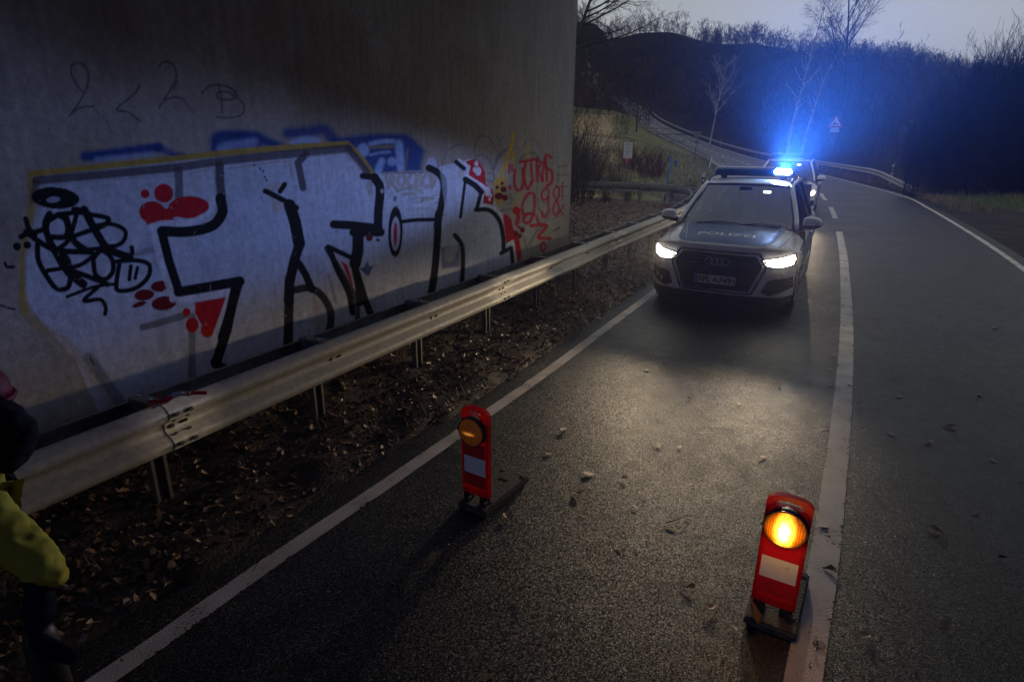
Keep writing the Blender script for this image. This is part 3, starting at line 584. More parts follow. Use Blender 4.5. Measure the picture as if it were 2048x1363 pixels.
    # third letter
    poly(D_([(20, 960), (190, 1040), (260, 1290), (200, 1330), (60, 1060)]), (.56, .48, .52), .9); poly(D_([(110, 1070), (165, 1110), (215, 1270), (200, 1260)]), RED)
    stroke(D_([(275, 415), (370, 425)]), 13, BLK, 1, 2, 0, False); stroke(D_([(365, 425), (408, 500), (400, 700), (400, 850)]), 18, BLK, 1, 2)
    stroke(D_([(55, 795), (200, 800), (400, 820)]), 17, BLK, 1, 2, 0, False); stroke(D_([(210, 855), (420, 850)]), 17, BLK, 1, 2, 0, False)
    stroke(D_([(245, 860), (245, 1000), (225, 1100)]), 23, BLK, 1, 2, 0, False); stroke(D_([(215, 1100), (250, 1250), (270, 1400)]), 14, BLK, 1, 2, 0, False)
    stroke(D_([(15, 970), (190, 1050)]), 10, BLK, 1, 2, 0, False); stroke(D_([(20, 980), (90, 1150), (180, 1330), (210, 1480)]), 12, BLK, 1, 2)
    stroke(E_([(1560, 10), (1680, 200), (1790, 400), (1810, 560)]), 11, BLK, .9, 2); stroke(E_([(1770, 110), (1870, 420), (1930, 560)]), 14, BLK, 1, 2, 0, False)
    ell(*D_([(332, 895)])[0], 7, 7, DRED); ell(*D_([(400, 912)])[0], 4, 3, DRED)
    poly(D_([(260, 1135), (300, 1120), (320, 1070), (335, 1115), (370, 1110), (330, 1200)]), (.03, .07, .2), .9, 2)
    # letter O
    ell(*D_([(535, 845)])[0], 14.5, 51, BLK); ell(*D_([(537, 860)])[0], 9, 34, (.52, .46, .5)); ell(*D_([(535, 862)])[0], 3.6, 24, RED)
    stroke(D_([(585, 765), (700, 750), (870, 745)]), 8, BLK, 1, 2, 0, False)
    # tan tag over the O
    for q in range(26):
        x0 = 640+RNG.random()*200; y0 = 540+RNG.random()*180; stroke(D_([(x0, y0), (x0+80+60*RNG.random(), y0-14)]), 2+2*RNG.random(), (.33, .29, .24) if RNG.random() > .5 else (.6, .6, .62), .7, 2, .5, False)
    TG = (.40, .34, .28)
    for pts in ([(450, 400), (470, 500)], [(480, 500), (500, 395), (520, 440), (500, 470), (540, 510)], [(590, 400), (550, 430), (560, 480), (600, 470), (600, 410)], [(650, 400), (620, 440), (640, 490), (670, 480)], [(690, 390), (690, 490), (730, 470), (700, 440), (735, 420), (700, 390)],
                [(760, 400), (740, 440), (760, 490), (800, 480), (800, 410), (760, 400)], [(830, 400), (800, 420), (830, 460), (815, 495)], [(835, 380), (830, 460)], [(540, 530), (620, 505), (730, 520)], [(590, 555), (680, 545)]):
        stroke(D_(pts), 7, TG, .85, 2)
    stroke(D_([(430, 395), (640, 375), (850, 370)]), 5, TG, .6, 3); ell(*D_([(325, 490)])[0], 7, 10, TAN, .8); ell(*D_([(335, 540)])[0], 5, 7, TAN, .8); ell(*D_([(427, 530)])[0], 3.5, 5, TAN, .8)
    poly(D_([(515, 570), (545, 570), (535, 610), (515, 605)]), (.04, .05, .1), .8, 2); stroke(D_([(740, 590), (820, 580)]), 8, (.36, .28, .2), .7, 3)
    # letter K, left stem
    stroke(D_([(790, 345), (850, 375), (895, 430), (905, 520), (870, 740)]), 14, BLK, 1, 2); stroke(D_([(868, 700), (862, 900), (845, 1150), (810, 1400)]), 15, BLK, 1, 2)
    stroke(D_([(840, 780), (870, 1000)]), 6, BLK, .9, 2)
    poly(D_([(895, 960), (1040, 940), (1040, 1110), (900, 1130)]), (.035, .06, .16), .75, 6); ell(*D_([(960, 1010)])[0], 12, 16, (.42, .38, .36), .8, soft=4); ell(*D_([(1000, 970)])[0], 8, 8, (.42, .38, .36), .8, soft=4)
    stroke(D_([(1000, 865), (1050, 930), (1065, 1010), (1060, 1240)]), 9.5, BLK, 1, 2)
    poly(D_([(870, 320), (1000, 310), (1060, 400), (1040, 720), (930, 740)]), (.50, .51, .58), .45, 3)
    # red frame of the K
    poly(D_([(1075, 290), (1140, 268), (1180, 285), (1225, 370), (1235, 460), (1280, 500), (1300, 560), (1290, 625), (1210, 610), (1225, 490), (1080, 420), (1100, 340)]), RED)
    poly(D_([(1360, 700), (1400, 695), (1440, 740), (1450, 800), (1500, 880), (1520, 1000), (1510, 1080), (1475, 1085), (1450, 900), (1400, 930), (1385, 820)]), RED)
    for x, y, a, b in [(1158, 305, 4, 6), (1172, 365, 6, 9), (1143, 352, 3, 5), (1250, 520, 5.5, 10), (1275, 550, 2.5, 4), (1265, 580, 2.5, 4)]: ell(*D_([(x, y)])[0], a, b, (.66, .6, .62))
    stroke(D_([(1020, 278), (1100, 330), (1085, 400), (1225, 485), (1190, 630), (1300, 645), (1360, 700), (1390, 940), (1450, 905), (1480, 1090)]), 5.5, WHT, .95, 1.5, 0, False)
    stroke(D_([(1000, 295), (1060, 345)]), 9, BLK, 1, 2, 0, False); ell(*D_([(1040, 390)])[0], 6, 9, (.5, .45, .42), .9)
    stroke(D_([(1075, 420), (1040, 725)]), 6, BLK, 1, 1.5, 0, False); stroke(D_([(1075, 430), (1150, 475), (1200, 525)]), 12, BLK, 1, 2, 0, False); stroke(D_([(1200, 520), (1165, 665)]), 8, BLK, 1, 2, 0, False)
    stroke(D_([(1160, 665), (1260, 665), (1340, 740), (1375, 870), (1380, 980)]), 9, BLK, 1, 2); stroke(D_([(1360, 1000), (1440, 955), (1455, 1100)]), 8, BLK, 1, 2, 0, False)
    for q in range(30):
        x0 = 1080+RNG.random()*230; y0 = 720+RNG.random()*330; stroke(D_([(x0, y0), (x0+(RNG.random()-.5)*60, y0+50)]), 8, (.52, .52, .56) if RNG.random() > .5 else (.36, .36, .38), .35, 5, .5, False)
    # arcs, yellow lightning, red tag on the right
    GA = (.12, .125, .135)
    for pts, w in [([(890, 320), (920, 230), (1000, 165), (1080, 165)], 2.5), ([(1140, 210), (1150, 130), (1200, 85), (1260, 110), (1300, 190)], 3), ([(1150, 250), (1200, 235), (1260, 280), (1290, 350)], 4), ([(1335, 130), (1370, 90), (1420, 70)], 2), ([(1290, 350), (1330, 250), (1400, 190), (1440, 220)], 6), ([(1520, 160), (1560, 115), (1620, 130), (1660, 210)], 2), ([(1480, 300), (1520, 240), (1600, 215), (1650, 260)], 5),
                   ([(1240, 430), (1290, 440), (1290, 380), (1250, 380)], 5), ([(1630, 470), (1650, 640), (1720, 720)], 3), ([(1350, 670), (1480, 650), (1560, 700)], 3), ([(1420, 540), (1440, 590), (1400, 620)], 3), ([(1760, 345), (1800, 380), (1790, 450)], 2.5), ([(1580, 930), (1640, 820), (1700, 780)], 5), ([(1540, 880), (1560, 960)], 4), ([(1650, 600), (1700, 600), (1740, 690), (1680, 770)], 2.5)]:
        stroke(D_(pts), w, GA, .6, 2.5)
    stroke(D_([(1445, 65), (1420, 200), (1380, 340)]), 7, (.6, .36, .03), .95, 1.5, .3, False); stroke(D_([(1420, 200), (1370, 350), (1300, 470)]), 6, (.6, .36, .03), .95, 1.5, .3, False); stroke(D_([(1450, 210), (1440, 330)]), 6, (.6, .36, .03), .9, 1.5, .3, False)
    stroke(D_([(1560, 175), (1550, 260)]), 5, (.55, .34, .03), .9, 1.5, .3, False); stroke(D_([(1500, 520), (1470, 600), (1450, 700)]), 5, (.55, .34, .03), .9, 2, .3); poly(D_([(1300, 430), (1400, 390), (1380, 520), (1350, 640), (1300, 600)]), (.55, .34, .03), .8, 3)
    for x, y, a, b in [(1322, 487, 3.5, 4), (1361, 456, 3, 4), (1371, 503, 6, 6), (1338, 555, 9, 7), (1385, 567, 6, 6), (1497, 795, 3, 3), (1524, 815, 5, 6), (1475, 845, 4.5, 6), (1505, 862, 4, 5)]: ell(*D_([(x, y)])[0], a, b, DRED)
    RT = (.48, .012, .03)
    for pts, w in [([(1415, 310), (1412, 370)], 4), ([(1435, 310), (1435, 360)], 4), ([(1460, 350), (1455, 440), (1480, 510), (1520, 480), (1520, 340)], 6), ([(1540, 290), (1530, 400), (1560, 495), (1600, 420)], 6), ([(1500, 285), (1630, 260)], 6), ([(1580, 280), (1590, 400)], 5), ([(1625, 270), (1635, 440)], 5), ([(1625, 275), (1660, 290), (1640, 340), (1680, 430)], 5), ([(1670, 430), (1690, 250), (1710, 430)], 5),
                   ([(1740, 250), (1700, 230), (1700, 320), (1745, 360), (1745, 440), (1710, 470)], 6), ([(1420, 480), (1425, 490)], 6), ([(1530, 700), (1520, 620), (1570, 530), (1610, 540), (1610, 680), (1570, 760), (1530, 740), (1560, 690), (1620, 700), (1650, 760)], 6), ([(1470, 660), (1490, 690), (1480, 770)], 9), ([(1700, 490), (1670, 520), (1680, 580), (1720, 560), (1720, 500), (1700, 490)], 4.5), ([(1722, 560), (1720, 680), (1690, 715), (1670, 670)], 5),
                   ([(1780, 470), (1760, 530), (1790, 590), (1805, 640), (1785, 700), (1765, 680), (1765, 620), (1800, 560), (1805, 490), (1780, 470)], 4), ([(1832, 440), (1830, 580)], 3), ([(1800, 640), (1840, 690)], 3), ([(1840, 620), (1805, 690)], 3), ([(1590, 780), (1710, 780), (1650, 870), (1740, 880)], 7), ([(1690, 905), (1670, 940), (1690, 980), (1708, 940), (1690, 905)], 4.5)]:
        stroke(D_(pts), w, RT, .95, 1.6, .15)
    ell(*D_([(1475, 665)])[0], 8, 8, RT)
    for y in (320, 390, 470, 545): stroke(D_([(1790, y), (1870, y-10 if y < 400 else y+5)]), 1.8, BLK, .6, 1.5)
    for y in (655, 735): stroke(D_([(1740, y), (1850, y-50)]), 1.8, GA, .6, 1.5)
    stroke(D_([(1760, 825), (1815, 790)]), 3.5, BLK, .6, 1.5)
    # marks high on the wall
    MK = (.075, .06, .07)
    for pts, w in [([(540, 340), (470, 240), (455, 160), (510, 135), (570, 190), (565, 300), (480, 460), (450, 498)], 4.5), ([(470, 465), (550, 432), (615, 430)], 4), ([(625, 450), (700, 530), (748, 615)], 1.8), ([(925, 280), (900, 330), (770, 450), (850, 465), (930, 525)], 4.5), ([(1055, 150), (1090, 120), (1150, 135), (1175, 220), (1140, 300), (1060, 432)], 4.5), ([(1095, 190), (1100, 160), (1130, 150)], 2.5), ([(1100, 378), (1160, 358), (1225, 370)], 4), ([(1225, 375), (1300, 470)], 1.6),
                   ([(1350, 330), (1400, 280), (1470, 268), (1560, 300), (1585, 345), (1540, 370), (1460, 360), (1460, 325), (1530, 318), (1570, 345)], 5), ([(1590, 350), (1640, 410), (1620, 470), (1540, 492), (1450, 488)], 3.5), ([(1462, 268), (1480, 340), (1490, 460)], 3), ([(1180, 250), (1160, 310)], 3)]:
        stroke(A(pts), w, MK, .72, 2.2)
    # black tag on the left
    ell(*B_([(415, 235)])[0], 48, 21.5, BLK, 1, .06); ell(*B_([(398, 248)])[0], 14, 6, (.33, .32, .38), 1, -.12)
    for pts, w in [([(185, 400), (215, 480), (260, 520)], 11), ([(150, 540), (190, 520), (340, 470), (360, 380)], 11), ([(190, 500), (300, 580), (430, 640), (700, 650)], 12), ([(370, 360), (340, 440), (370, 560), (400, 610)], 14), ([(395, 540), (500, 530), (510, 420), (440, 370), (380, 400)], 12), ([(440, 360), (600, 345), (700, 360), (830, 390), (800, 440), (640, 500), (560, 530)], 10), ([(590, 330), (520, 560), (430, 640)], 10),
                   ([(640, 320), (740, 500), (830, 620), (1000, 690)], 16), ([(500, 390), (560, 560), (660, 640)], 14), ([(700, 450), (850, 430), (960, 480), (950, 560), (860, 610), (780, 610)], 9), ([(1015, 610), (1020, 650), (1000, 690)], 9), ([(280, 600), (290, 720), (360, 850), (440, 940), (520, 930), (540, 840), (510, 700), (380, 620)], 11), ([(360, 800), (480, 780), (620, 750), (740, 660)], 9), ([(420, 640), (520, 800), (640, 900)], 18),
                   ([(720, 750), (740, 830), (810, 860), (870, 800), (860, 700), (780, 640), (720, 700), (720, 750)], 10), ([(560, 800), (760, 870), (830, 900)], 11), ([(620, 640), (760, 620), (870, 600)], 9), ([(900, 720), (1050, 710), (1150, 740), (1150, 830), (1060, 920), (940, 950), (900, 930), (920, 740)], 9.5), ([(1010, 755), (1000, 860)], 8), ([(1062, 765), (1045, 850)], 7), ([(520, 1000), (700, 930), (830, 900), (890, 900)], 7), ([(760, 920), (650, 1030), (780, 1020), (820, 1080), (815, 1130)], 8.5), ([(120, 615), (123, 617)], 16), ([(200, 603), (203, 604)], 15), ([(30, 745), (45, 775), (100, 775)], 6), ([(0, 1075), (60, 1095), (110, 1105)], 4), ([(560, 320), (620, 330), (660, 350)], 12)]:
        stroke(B_(pts), w, BLK, 1, 2)
    # scuffs and drill marks
    for q in range(260):
        x0 = RNG.random()*1140; y0 = 330+RNG.random()*430; a = RNG.random()*3.1
        stroke([(x0, y0), (x0+math.cos(a)*(2+9*RNG.random()), y0+math.sin(a)*(2+9*RNG.random()))], .8+RNG.random()*1.2, (.15, .14, .14) if RNG.random() > .35 else (.6, .6, .6), .45, 1.2, 0, False)
    for x, y in [(525, 362), (521, 350), (528, 368), (515, 345), (503, 338)]: ell(x, y, 2.2, 2.8, BLK, .85)
    return np.clip(col, .004, .8)
s_px = np.linspace(-4.5, WEND, 4000); wx = RN[0]*WOFF+RD[0]*s_px; wy = RN[1]*WOFF+RD[1]*s_px
pxs, _ = project(wx, wy, np.full_like(wx, 1.6)); ok = (wy > .5); s_vis = float(np.interp(-70, pxs[ok], s_px[ok]))
px_t = np.arange(-70, float(pxs[-1]), 1.55); s_cols = np.r_[np.linspace(-4.5, s_vis, 12, endpoint=False), np.interp(px_t, pxs[ok], s_px[ok]), WEND-.02]
z_rows = np.r_[np.array([-.3, -.1]), np.linspace(.02, 3.15, 470), np.array([3.3, 3.6, 4., 4.6, 5.3])]
SG, ZG = np.meshgrid(s_cols, z_rows, indexing='ij'); WXg = RN[0]*WOFF+RD[0]*SG; WYg = RN[1]*WOFF+RD[1]*SG
Yc = np.maximum(WYg, .6); PXg, PYg = project(WXg, Yc, ZG); PXg[WYg < .6] = -5000
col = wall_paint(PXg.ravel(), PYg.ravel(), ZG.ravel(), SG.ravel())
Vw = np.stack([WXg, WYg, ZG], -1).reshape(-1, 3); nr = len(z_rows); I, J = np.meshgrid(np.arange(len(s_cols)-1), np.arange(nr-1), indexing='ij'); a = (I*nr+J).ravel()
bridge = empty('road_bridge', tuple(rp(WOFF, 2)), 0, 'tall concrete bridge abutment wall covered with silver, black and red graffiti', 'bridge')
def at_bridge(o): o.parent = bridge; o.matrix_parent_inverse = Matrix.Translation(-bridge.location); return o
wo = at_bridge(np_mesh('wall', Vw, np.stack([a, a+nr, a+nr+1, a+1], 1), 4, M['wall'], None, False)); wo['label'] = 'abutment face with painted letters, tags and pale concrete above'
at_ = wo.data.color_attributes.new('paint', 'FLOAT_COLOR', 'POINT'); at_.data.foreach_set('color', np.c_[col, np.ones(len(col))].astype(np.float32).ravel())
# chamfered corner, end face and body of the abutment
def wp(off, s, z): return tuple(rp(off, s, z))
Vb = []; prof = [(WOFF, WEND-.02), (WOFF+.03, WEND+.02), (WOFF+7, WEND+.02), (WOFF+7, -4.5), (WOFF+.0, -4.5)]
for z in (-.3, 5.3): Vb += [wp(o_, s_, z) for o_, s_ in prof]
Fb = [(0, 1, 6, 5), (1, 2, 7, 6), (2, 3, 8, 7), (3, 4, 9, 8)]
eo = at_bridge(mesh_obj('corner', Vb, Fb, M['wall'])); ca = eo.data.color_attributes.new('paint', 'FLOAT_COLOR', 'POINT'); ca.data.foreach_set('color', [.37, .35, .31, 1]*len(Vb))
bm = bmesh.new(); vv = [bm.verts.new(wp(o_, s_, 5.3)) for o_, s_ in [(WOFF+7.2, WEND+.15), (WOFF+7.2, -16), (-9.5, -16), (-9.5, WEND-.1), (WOFF-1.5, WEND-.1)]]; f = bm.faces.new(vv)
r = bmesh.ops.extrude_face_region(bm, geom=[f]); bmesh.ops.translate(bm, vec=(0, 0, 1.3), verts=[g for g in r['geom'] if isinstance(g, bmesh.types.BMVert)])
at_bridge(bm_obj('deck', bm, M['deck']))
bm = bmesh.new(); vv = [bm.verts.new(wp(o_, s_, -.3)) for o_, s_ in [(-4.95, 9.2), (-9.5, 9.2), (-9.5, -16), (-4.95, -16)]]; f = bm.faces.new(vv)
r = bmesh.ops.extrude_face_region(bm, geom=[f]); bmesh.ops.translate(bm, vec=(0, 0, 5.58), verts=[g for g in r['geom'] if isinstance(g, bmesh.types.BMVert)])
at_bridge(bm_obj('abutment', bm, M['deck']))  # opposite side, added out of view and close in to darken the right lane
# ------------------------------------------------------------------ guardrails
WP = [(.0, .750), (.012, .752), (.035, .742), (.068, .722), (.083, .700), (.083, .675), (.066, .655), (.022, .628), (.008, .612), (.004, .595), (.008, .578), (.022, .562), (.066, .535), (.083, .515), (.083, .490), (.068, .468), (.035, .448), (.012, .438), (.0, .44)]
def path_frames(P):
    P = np.array(P, float); T = np.gradient(P[:, :2], axis=0); T /= np.linalg.norm(T, axis=1)[:, None]; return P, T, np.stack([T[:, 1], -T[:, 0]], 1)
def resample(P, step):
    P = np.array(P, float); d = np.r_[0, np.cumsum(np.linalg.norm(np.diff(P, axis=0), axis=1))]; n = max(2, int(round(d[-1]/step))+1); q = np.linspace(0, d[-1], n)
    return np.stack([np.interp(q, d, P[:, k]) for k in range(3)], 1)
def beam_mesh(P, side, prof=WP, push=0., zs=1.0, th=.004):
    P, T, Nn = path_frames(P); V = []; Fc = []; k = len(prof)
    for p, n in zip(P, Nn*side):
        for o_, z in prof: V.append((p[0]+n[0]*(o_+push), p[1]+n[1]*(o_+push), p[2]+z*zs))
        for o_, z in prof: V.append((p[0]+n[0]*(o_+push-th), p[1]+n[1]*(o_+push-th), p[2]+z*zs))
    for i in range(len(P)-1):
        for j in range(k-1):
            a_ = i*2*k+j; b_ = a_+2*k; Fc.append((a_, a_+1, b_+1, b_)); a_ += k; b_ += k; Fc.append((a_, b_, b_+1, a_+1))
    for i in (0, len(P)-1):
        for j in range(k-1): a_ = i*2*k+j; Fc.append((a_, a_+1, a_+k+1, a_+k))
    for i in range(len(P)-1):
        for j in (0, k-1): a_ = i*2*k+j; Fc.append((a_, a_+2*k, a_+3*k, a_+k))
    return V, Fc
_c = {}
def post_mesh(h=.7):
    key = round(h, 2)
    if key not in _c:
        b_ = box_bm(.006, .1, h, (0, 0, h/2)); box_bm(.05, .006, h, (.025, .05, h/2), bm=b_); box_bm(.05, .006, h, (.025, -.05, h/2), bm=b_); box_bm(.006, .02, h, (.05, .04, h/2), bm=b_); box_bm(.006, .02, h, (.05, -.04, h/2), bm=b_)
        me = bpy.data.meshes.new('post'); b_.to_mesh(me); b_.free(); _c[key] = me
    return _c[key]
bb = box_bm(.26, .085, .008, (0, 0, 0), .002); box_bm(.26, .006, .05, (0, .042, -.025), bm=bb); box_bm(.26, .006, .05, (0, -.042, -.025), bm=bb); SPC = bpy.data.meshes.new('spacer'); bb.to_mesh(SPC); bb.free()
bb = box_bm(.16, .11, .10, (0, 0, 0), .004); BRK = bpy.data.meshes.new('bracket'); bb.to_mesh(BRK); bb.free()
bb = cyl_bm(.016, .012, (0, 0, 0), 12, 'Y'); bmesh.ops.bevel(bb, geom=bb.edges[:], offset=.004, segments=2, affect='EDGES'); BLT = bpy.data.meshes.new('bolt'); bb.to_mesh(BLT); bb.free()
bb = box_bm(.045, .004, .018, (0, 0, 0)); SLT = bpy.data.meshes.new('slot'); bb.to_mesh(SLT); bb.free()
def guardrail(label, P, side, seg_len, post_step, post_start, group=None, back=True, detail=True, start_ramp=0, zoff=0):
    root = empty('guardrail', tuple(P[0]), 0, label, 'guardrail', group); inv = Matrix.Translation(-root.location)
    def add(o): o.parent = root; o.matrix_parent_inverse = inv; return o
    d = np.r_[0, np.cumsum(np.linalg.norm(np.diff(P, axis=0), axis=1))]; L = d[-1]
    at = lambda q: np.array([np.interp(q, d, P[:, k_]) for k_ in range(3)])
    def tn(q): v = at(min(q+.1, L))-at(max(q-.1, 0)); v[2] = 0; v /= np.linalg.norm(v)+1e-9; return v
    q = post_start % seg_len-seg_len; i = 0
    while q < L:
        a_, b_ = max(q, 0), min(q+seg_len+.16, L)
        if b_-a_ > .3:
            n = max(2, int((b_-a_)/(.4 if detail else 1.5))+1); PP = np.array([at(t) for t in np.linspace(a_, b_, n)])
            if start_ramp:
                for pz, t in zip(PP, np.linspace(a_, b_, n)): pz[2] -= .55*max(0, 1-t/start_ramp)
            V_, F_ = beam_mesh(PP, side, push=0 if i % 2 else .0045); o = add(mesh_obj('beam', V_, F_, M['galv'], None, True))
            if hasattr(o.data, 'shade_auto_smooth'): pass
            if detail and q > 0:
                t = tn(q); n_ = np.array([t[1], -t[0]])*side; yaw = math.atan2(n_[1], n_[0])-math.pi/2
                for dq, (oo, zz) in [(a, b) for a in (.04, .13) for b in ((.083, .69), (.083, .50), (.04, .645), (.035, .548))]:
                    p = at(q+dq); bo = link('bolt', BLT, M['bolt']); bo.location = (p[0]+n_[0]*(oo+.012), p[1]+n_[1]*(oo+.012), p[2]+zz); bo.rotation_euler = (0, 0, yaw); add(bo)
        q += seg_len; i += 1
    q = post_start % post_step
    while q < L-.1:
        p = at(q); t = tn(q); n_ = np.array([t[1], -t[0]])*side; yaw = math.atan2(n_[1], n_[0]); drop = .55*max(0, 1-q/start_ramp) if start_ramp else 0
        gz = p[2]
        h = .70-drop
        if h > .2:
            po = link('post', post_mesh(h+.15), M['galvd']); po.location = (p[0]-n_[0]*.17, p[1]-n_[1]*.17, gz-.15); po.rotation_euler = (0, 0, yaw); add(po)
        if back:
            so = link('spacer', SPC, M['galvd']); so.location = (p[0]-n_[0]*.102, p[1]-n_[1]*.102, gz+.752); so.rotation_euler = (0, 0, yaw); add(so)
            bo = link('bracket', BRK, M['galvd']); bo.location = (p[0]-n_[0]*.13, p[1]-n_[1]*.13, gz+.66); bo.rotation_euler = (0, 0, yaw); add(bo)
            if detail:
                for dx in (-.11, .02):
                    b2 = link('bolt', BLT, M['bolt']); b2.location = (p[0]-n_[0]*(.10-dx*.9), p[1]-n_[1]*(.10-dx*.9), gz+.76); b2.rotation_euler = (R(90), 0, yaw); add(b2)
                for dq in (0.05,):
                    p2 = at(min(L, q+dq)); b2 = link('bolt', BLT, M['bolt']); b2.location = (p2[0]+n_[0]*.014, p2[1]+n_[1]*.014, gz+.595); b2.rotation_euler = (0, 0, yaw-math.pi/2); add(b2)
                    sl = link('slot', SLT, M['slot']); p2 = at(min(L, q+dq+.075)); sl.location = (p2[0]+n_[0]*.0125, p2[1]+n_[1]*.0125, gz+.595); sl.rotation_euler = (0, 0, yaw-math.pi/2); add(sl)
        q += post_step
    if back:
        CP = [(-.262, .64), (-.282, .645), (-.282, .73), (-.262, .735)]
        V_, F_ = beam_mesh(P, side, [(-.20, .60), (-.235, .61), (-.24, .67), (-.235, .735), (-.20, .74)]); add(mesh_obj('rear_beam', V_, F_, M['galvd'], None, False))
    return root
S0 = 1.8675
Pm = [tuple(rp(3.388, s_)) for s_ in np.linspace(-4.5, 14.5, 60)]
tail = [(4.75, 16.4), (5.25, 17.7), (5.62, 19.0), (5.75, 20.2), (5.55, 21.3), (4.95, 22.1), (4.1, 22.65), (2.9, 23.0), (1.5, 23.25), (-.5, 23.5), (-3.5, 23.7)]
tl = spline([Pm[-2][:2]+(0,), Pm[-1][:2]+(0,)]+[(x, y, 0.) for x, y in tail], 90)[6:]
Pm = resample(np.vstack([np.array(Pm), tl]), .3)
guardrail('long galvanised steel guardrail on spacer posts in front of the graffiti wall', Pm, 1, 4.0, 4/3, S0+4.5+.05)
# far left, along the road to the wood
Pl = resample(np.array([(at_s(s_)[0][0]-at_s(s_)[1][0]*(3.6+.6*max(0, 1-(s_-s_of_y(53))/8)), at_s(s_)[0][1]-at_s(s_)[1][1]*3.6, at_s(s_)[0][2]-.02) for s_ in np.linspace(s_of_y(52), s_of_y(182), 120)]), 1.)
guardrail('far guardrail on the grass side of the bend, its posts towards the slope', Pl, 1, 4.0, 2.6, 0.4, back=False, detail=False, start_ramp=6)
Pr = resample(np.array([(at_s(s_)[0][0]+at_s(s_)[1][0]*4.15, at_s(s_)[0][1]+at_s(s_)[1][1]*4.15, at_s(s_)[0][2]) for s_ in np.linspace(s_of_y(29.8), s_of_y(205), 180)]), 1.)
guardrail('guardrail along the outer side of the bend, dipping into the ground at its near end', Pr, -1, 4.0, 2.0, 2.0, back=False, detail=False, start_ramp=7)
# barrier tape tied round the spacer
tp = empty('barrier_tape', (-2.31, 3.36, .77), 0, 'red and white barrier tape knotted round the guardrail spacer', 'tape')
inv = Matrix.Translation(-tp.location)
def ribbon(name, pts, w, m, parent, inv_):
    P = spline(pts, 24); V_ = []; 
    for i, p in enumerate(P): tw = math.sin(i*.6)*.4; V_ += [(p[0]-w*math.sin(tw)*.5, p[1], p[2]-w*math.cos(tw)*.5), (p[0]+w*math.sin(tw)*.5, p[1], p[2]+w*math.cos(tw)*.5)]
    o = mesh_obj(name, V_, [(2*i, 2*i+1, 2*i+3, 2*i+2) for i in range(len(P)-1)], m, None, True); o.parent = parent; o.matrix_parent_inverse = inv_
    sm_ = o.modifiers.new('thick', 'SOLIDIFY'); sm_.thickness = .0015; return o
kx = onz(322, 818, .78)
ribbon('knot_end', [(kx.x, kx.y, .775), (kx.x+.004, kx.y, .81), (kx.x-.004, kx.y, .85)], .03, M['tape_red'], tp, inv)
ribbon('tape_loop', [(kx.x-.07, kx.y-.02, .765), (kx.x-.04, kx.y-.02, .795), (kx.x+.02, kx.y, .80), (kx.x+.06, kx.y+.03, .805)], .028, M['tape_red'], tp, inv)
ribbon('tape_white_piece', [(kx.x+.03, kx.y+.02, .80), (kx.x+.08, kx.y+.05, .82), (kx.x+.13, kx.y+.09, .805)], .03, M['tape_white'], tp, inv)
ribbon('tape_red_piece', [(kx.x+.12, kx.y+.08, .81), (kx.x+.16, kx.y+.12, .80), (kx.x+.20, kx.y+.15, .785)], .025, M['tape_red'], tp, inv)
# ------------------------------------------------------------------ trees, shrubs, leaves
def grow(seed, p, d, L, r, lv, o, cfg):
    rg = random.Random(seed); segs = []
    def rec(p, d, L, r, lv):
        n = cfg['n'][min(lv, len(cfg['n'])-1)]; q = p; dd_ = d.normalized(); st = L/n; pts = []
        for i in range(n):
            w = cfg['wig']*(1 if lv else cfg.get('twig', .4)); dd_ = (dd_+Vector((rg.uniform(-w, w), rg.uniform(-w, w), rg.uniform(-w, w)*.6))+Vector((0, 0, cfg['up'][min(lv, len(cfg['up'])-1)]))/n).normalized()
            e = q+dd_*st; r0 = r*(1-i/n*cfg.get('tp', .75)); r1 = r*(1-(i+1)/n*cfg.get('tp', .75)); segs.append((*q, *e, r0, r1)); pts.append((q, e, dd_.copy(), (r0+r1)/2, (i+.5)/n)); q = e
        if lv >= cfg['lv']: return
        k_ = cfg['ch'][lv]
        for c in range(k_):
            t = cfg['c0'] + (1-cfg['c0'])*((c+rg.random())/k_) if lv == 0 else .15+.85*((c+rg.random())/k_)
            i = min(n-1, int(t*n)); q0, e0, di, rr_, _ = pts[i]; pos = q0.lerp(e0, t*n-i)
            an = R(cfg['an'][min(lv, len(cfg['an'])-1)])*rg.uniform(.7, 1.25); ax = di.orthogonal().normalized(); ax.rotate(Matrix.Rotation(rg.uniform(0, 6.283), 3, di)); nd = di.copy(); nd.rotate(Matrix.Rotation(an, 3, ax))
            ln = L*cfg['lr'][min(lv, len(cfg['lr'])-1)]*rg.uniform(.6, 1.15)*(1.15-.65*t if lv == 0 else 1-.35*t)
            rec(pos, nd, ln, min(rr_*.62, ln*cfg.get('rk', .022)+.002), lv+1)
    for q in range(o): rec(p+Vector((rg.uniform(-.2, .2), rg.uniform(-.2, .2), 0))*(o > 1)*cfg.get('spread', 1), (d+Vector((rg.uniform(-1, 1), rg.uniform(-1, 1), 0))*cfg.get('fan', 0)*(o > 1)).normalized(), L*(1 if o == 1 else rg.uniform(.6, 1.1)), r, lv)
    return np.array(segs)
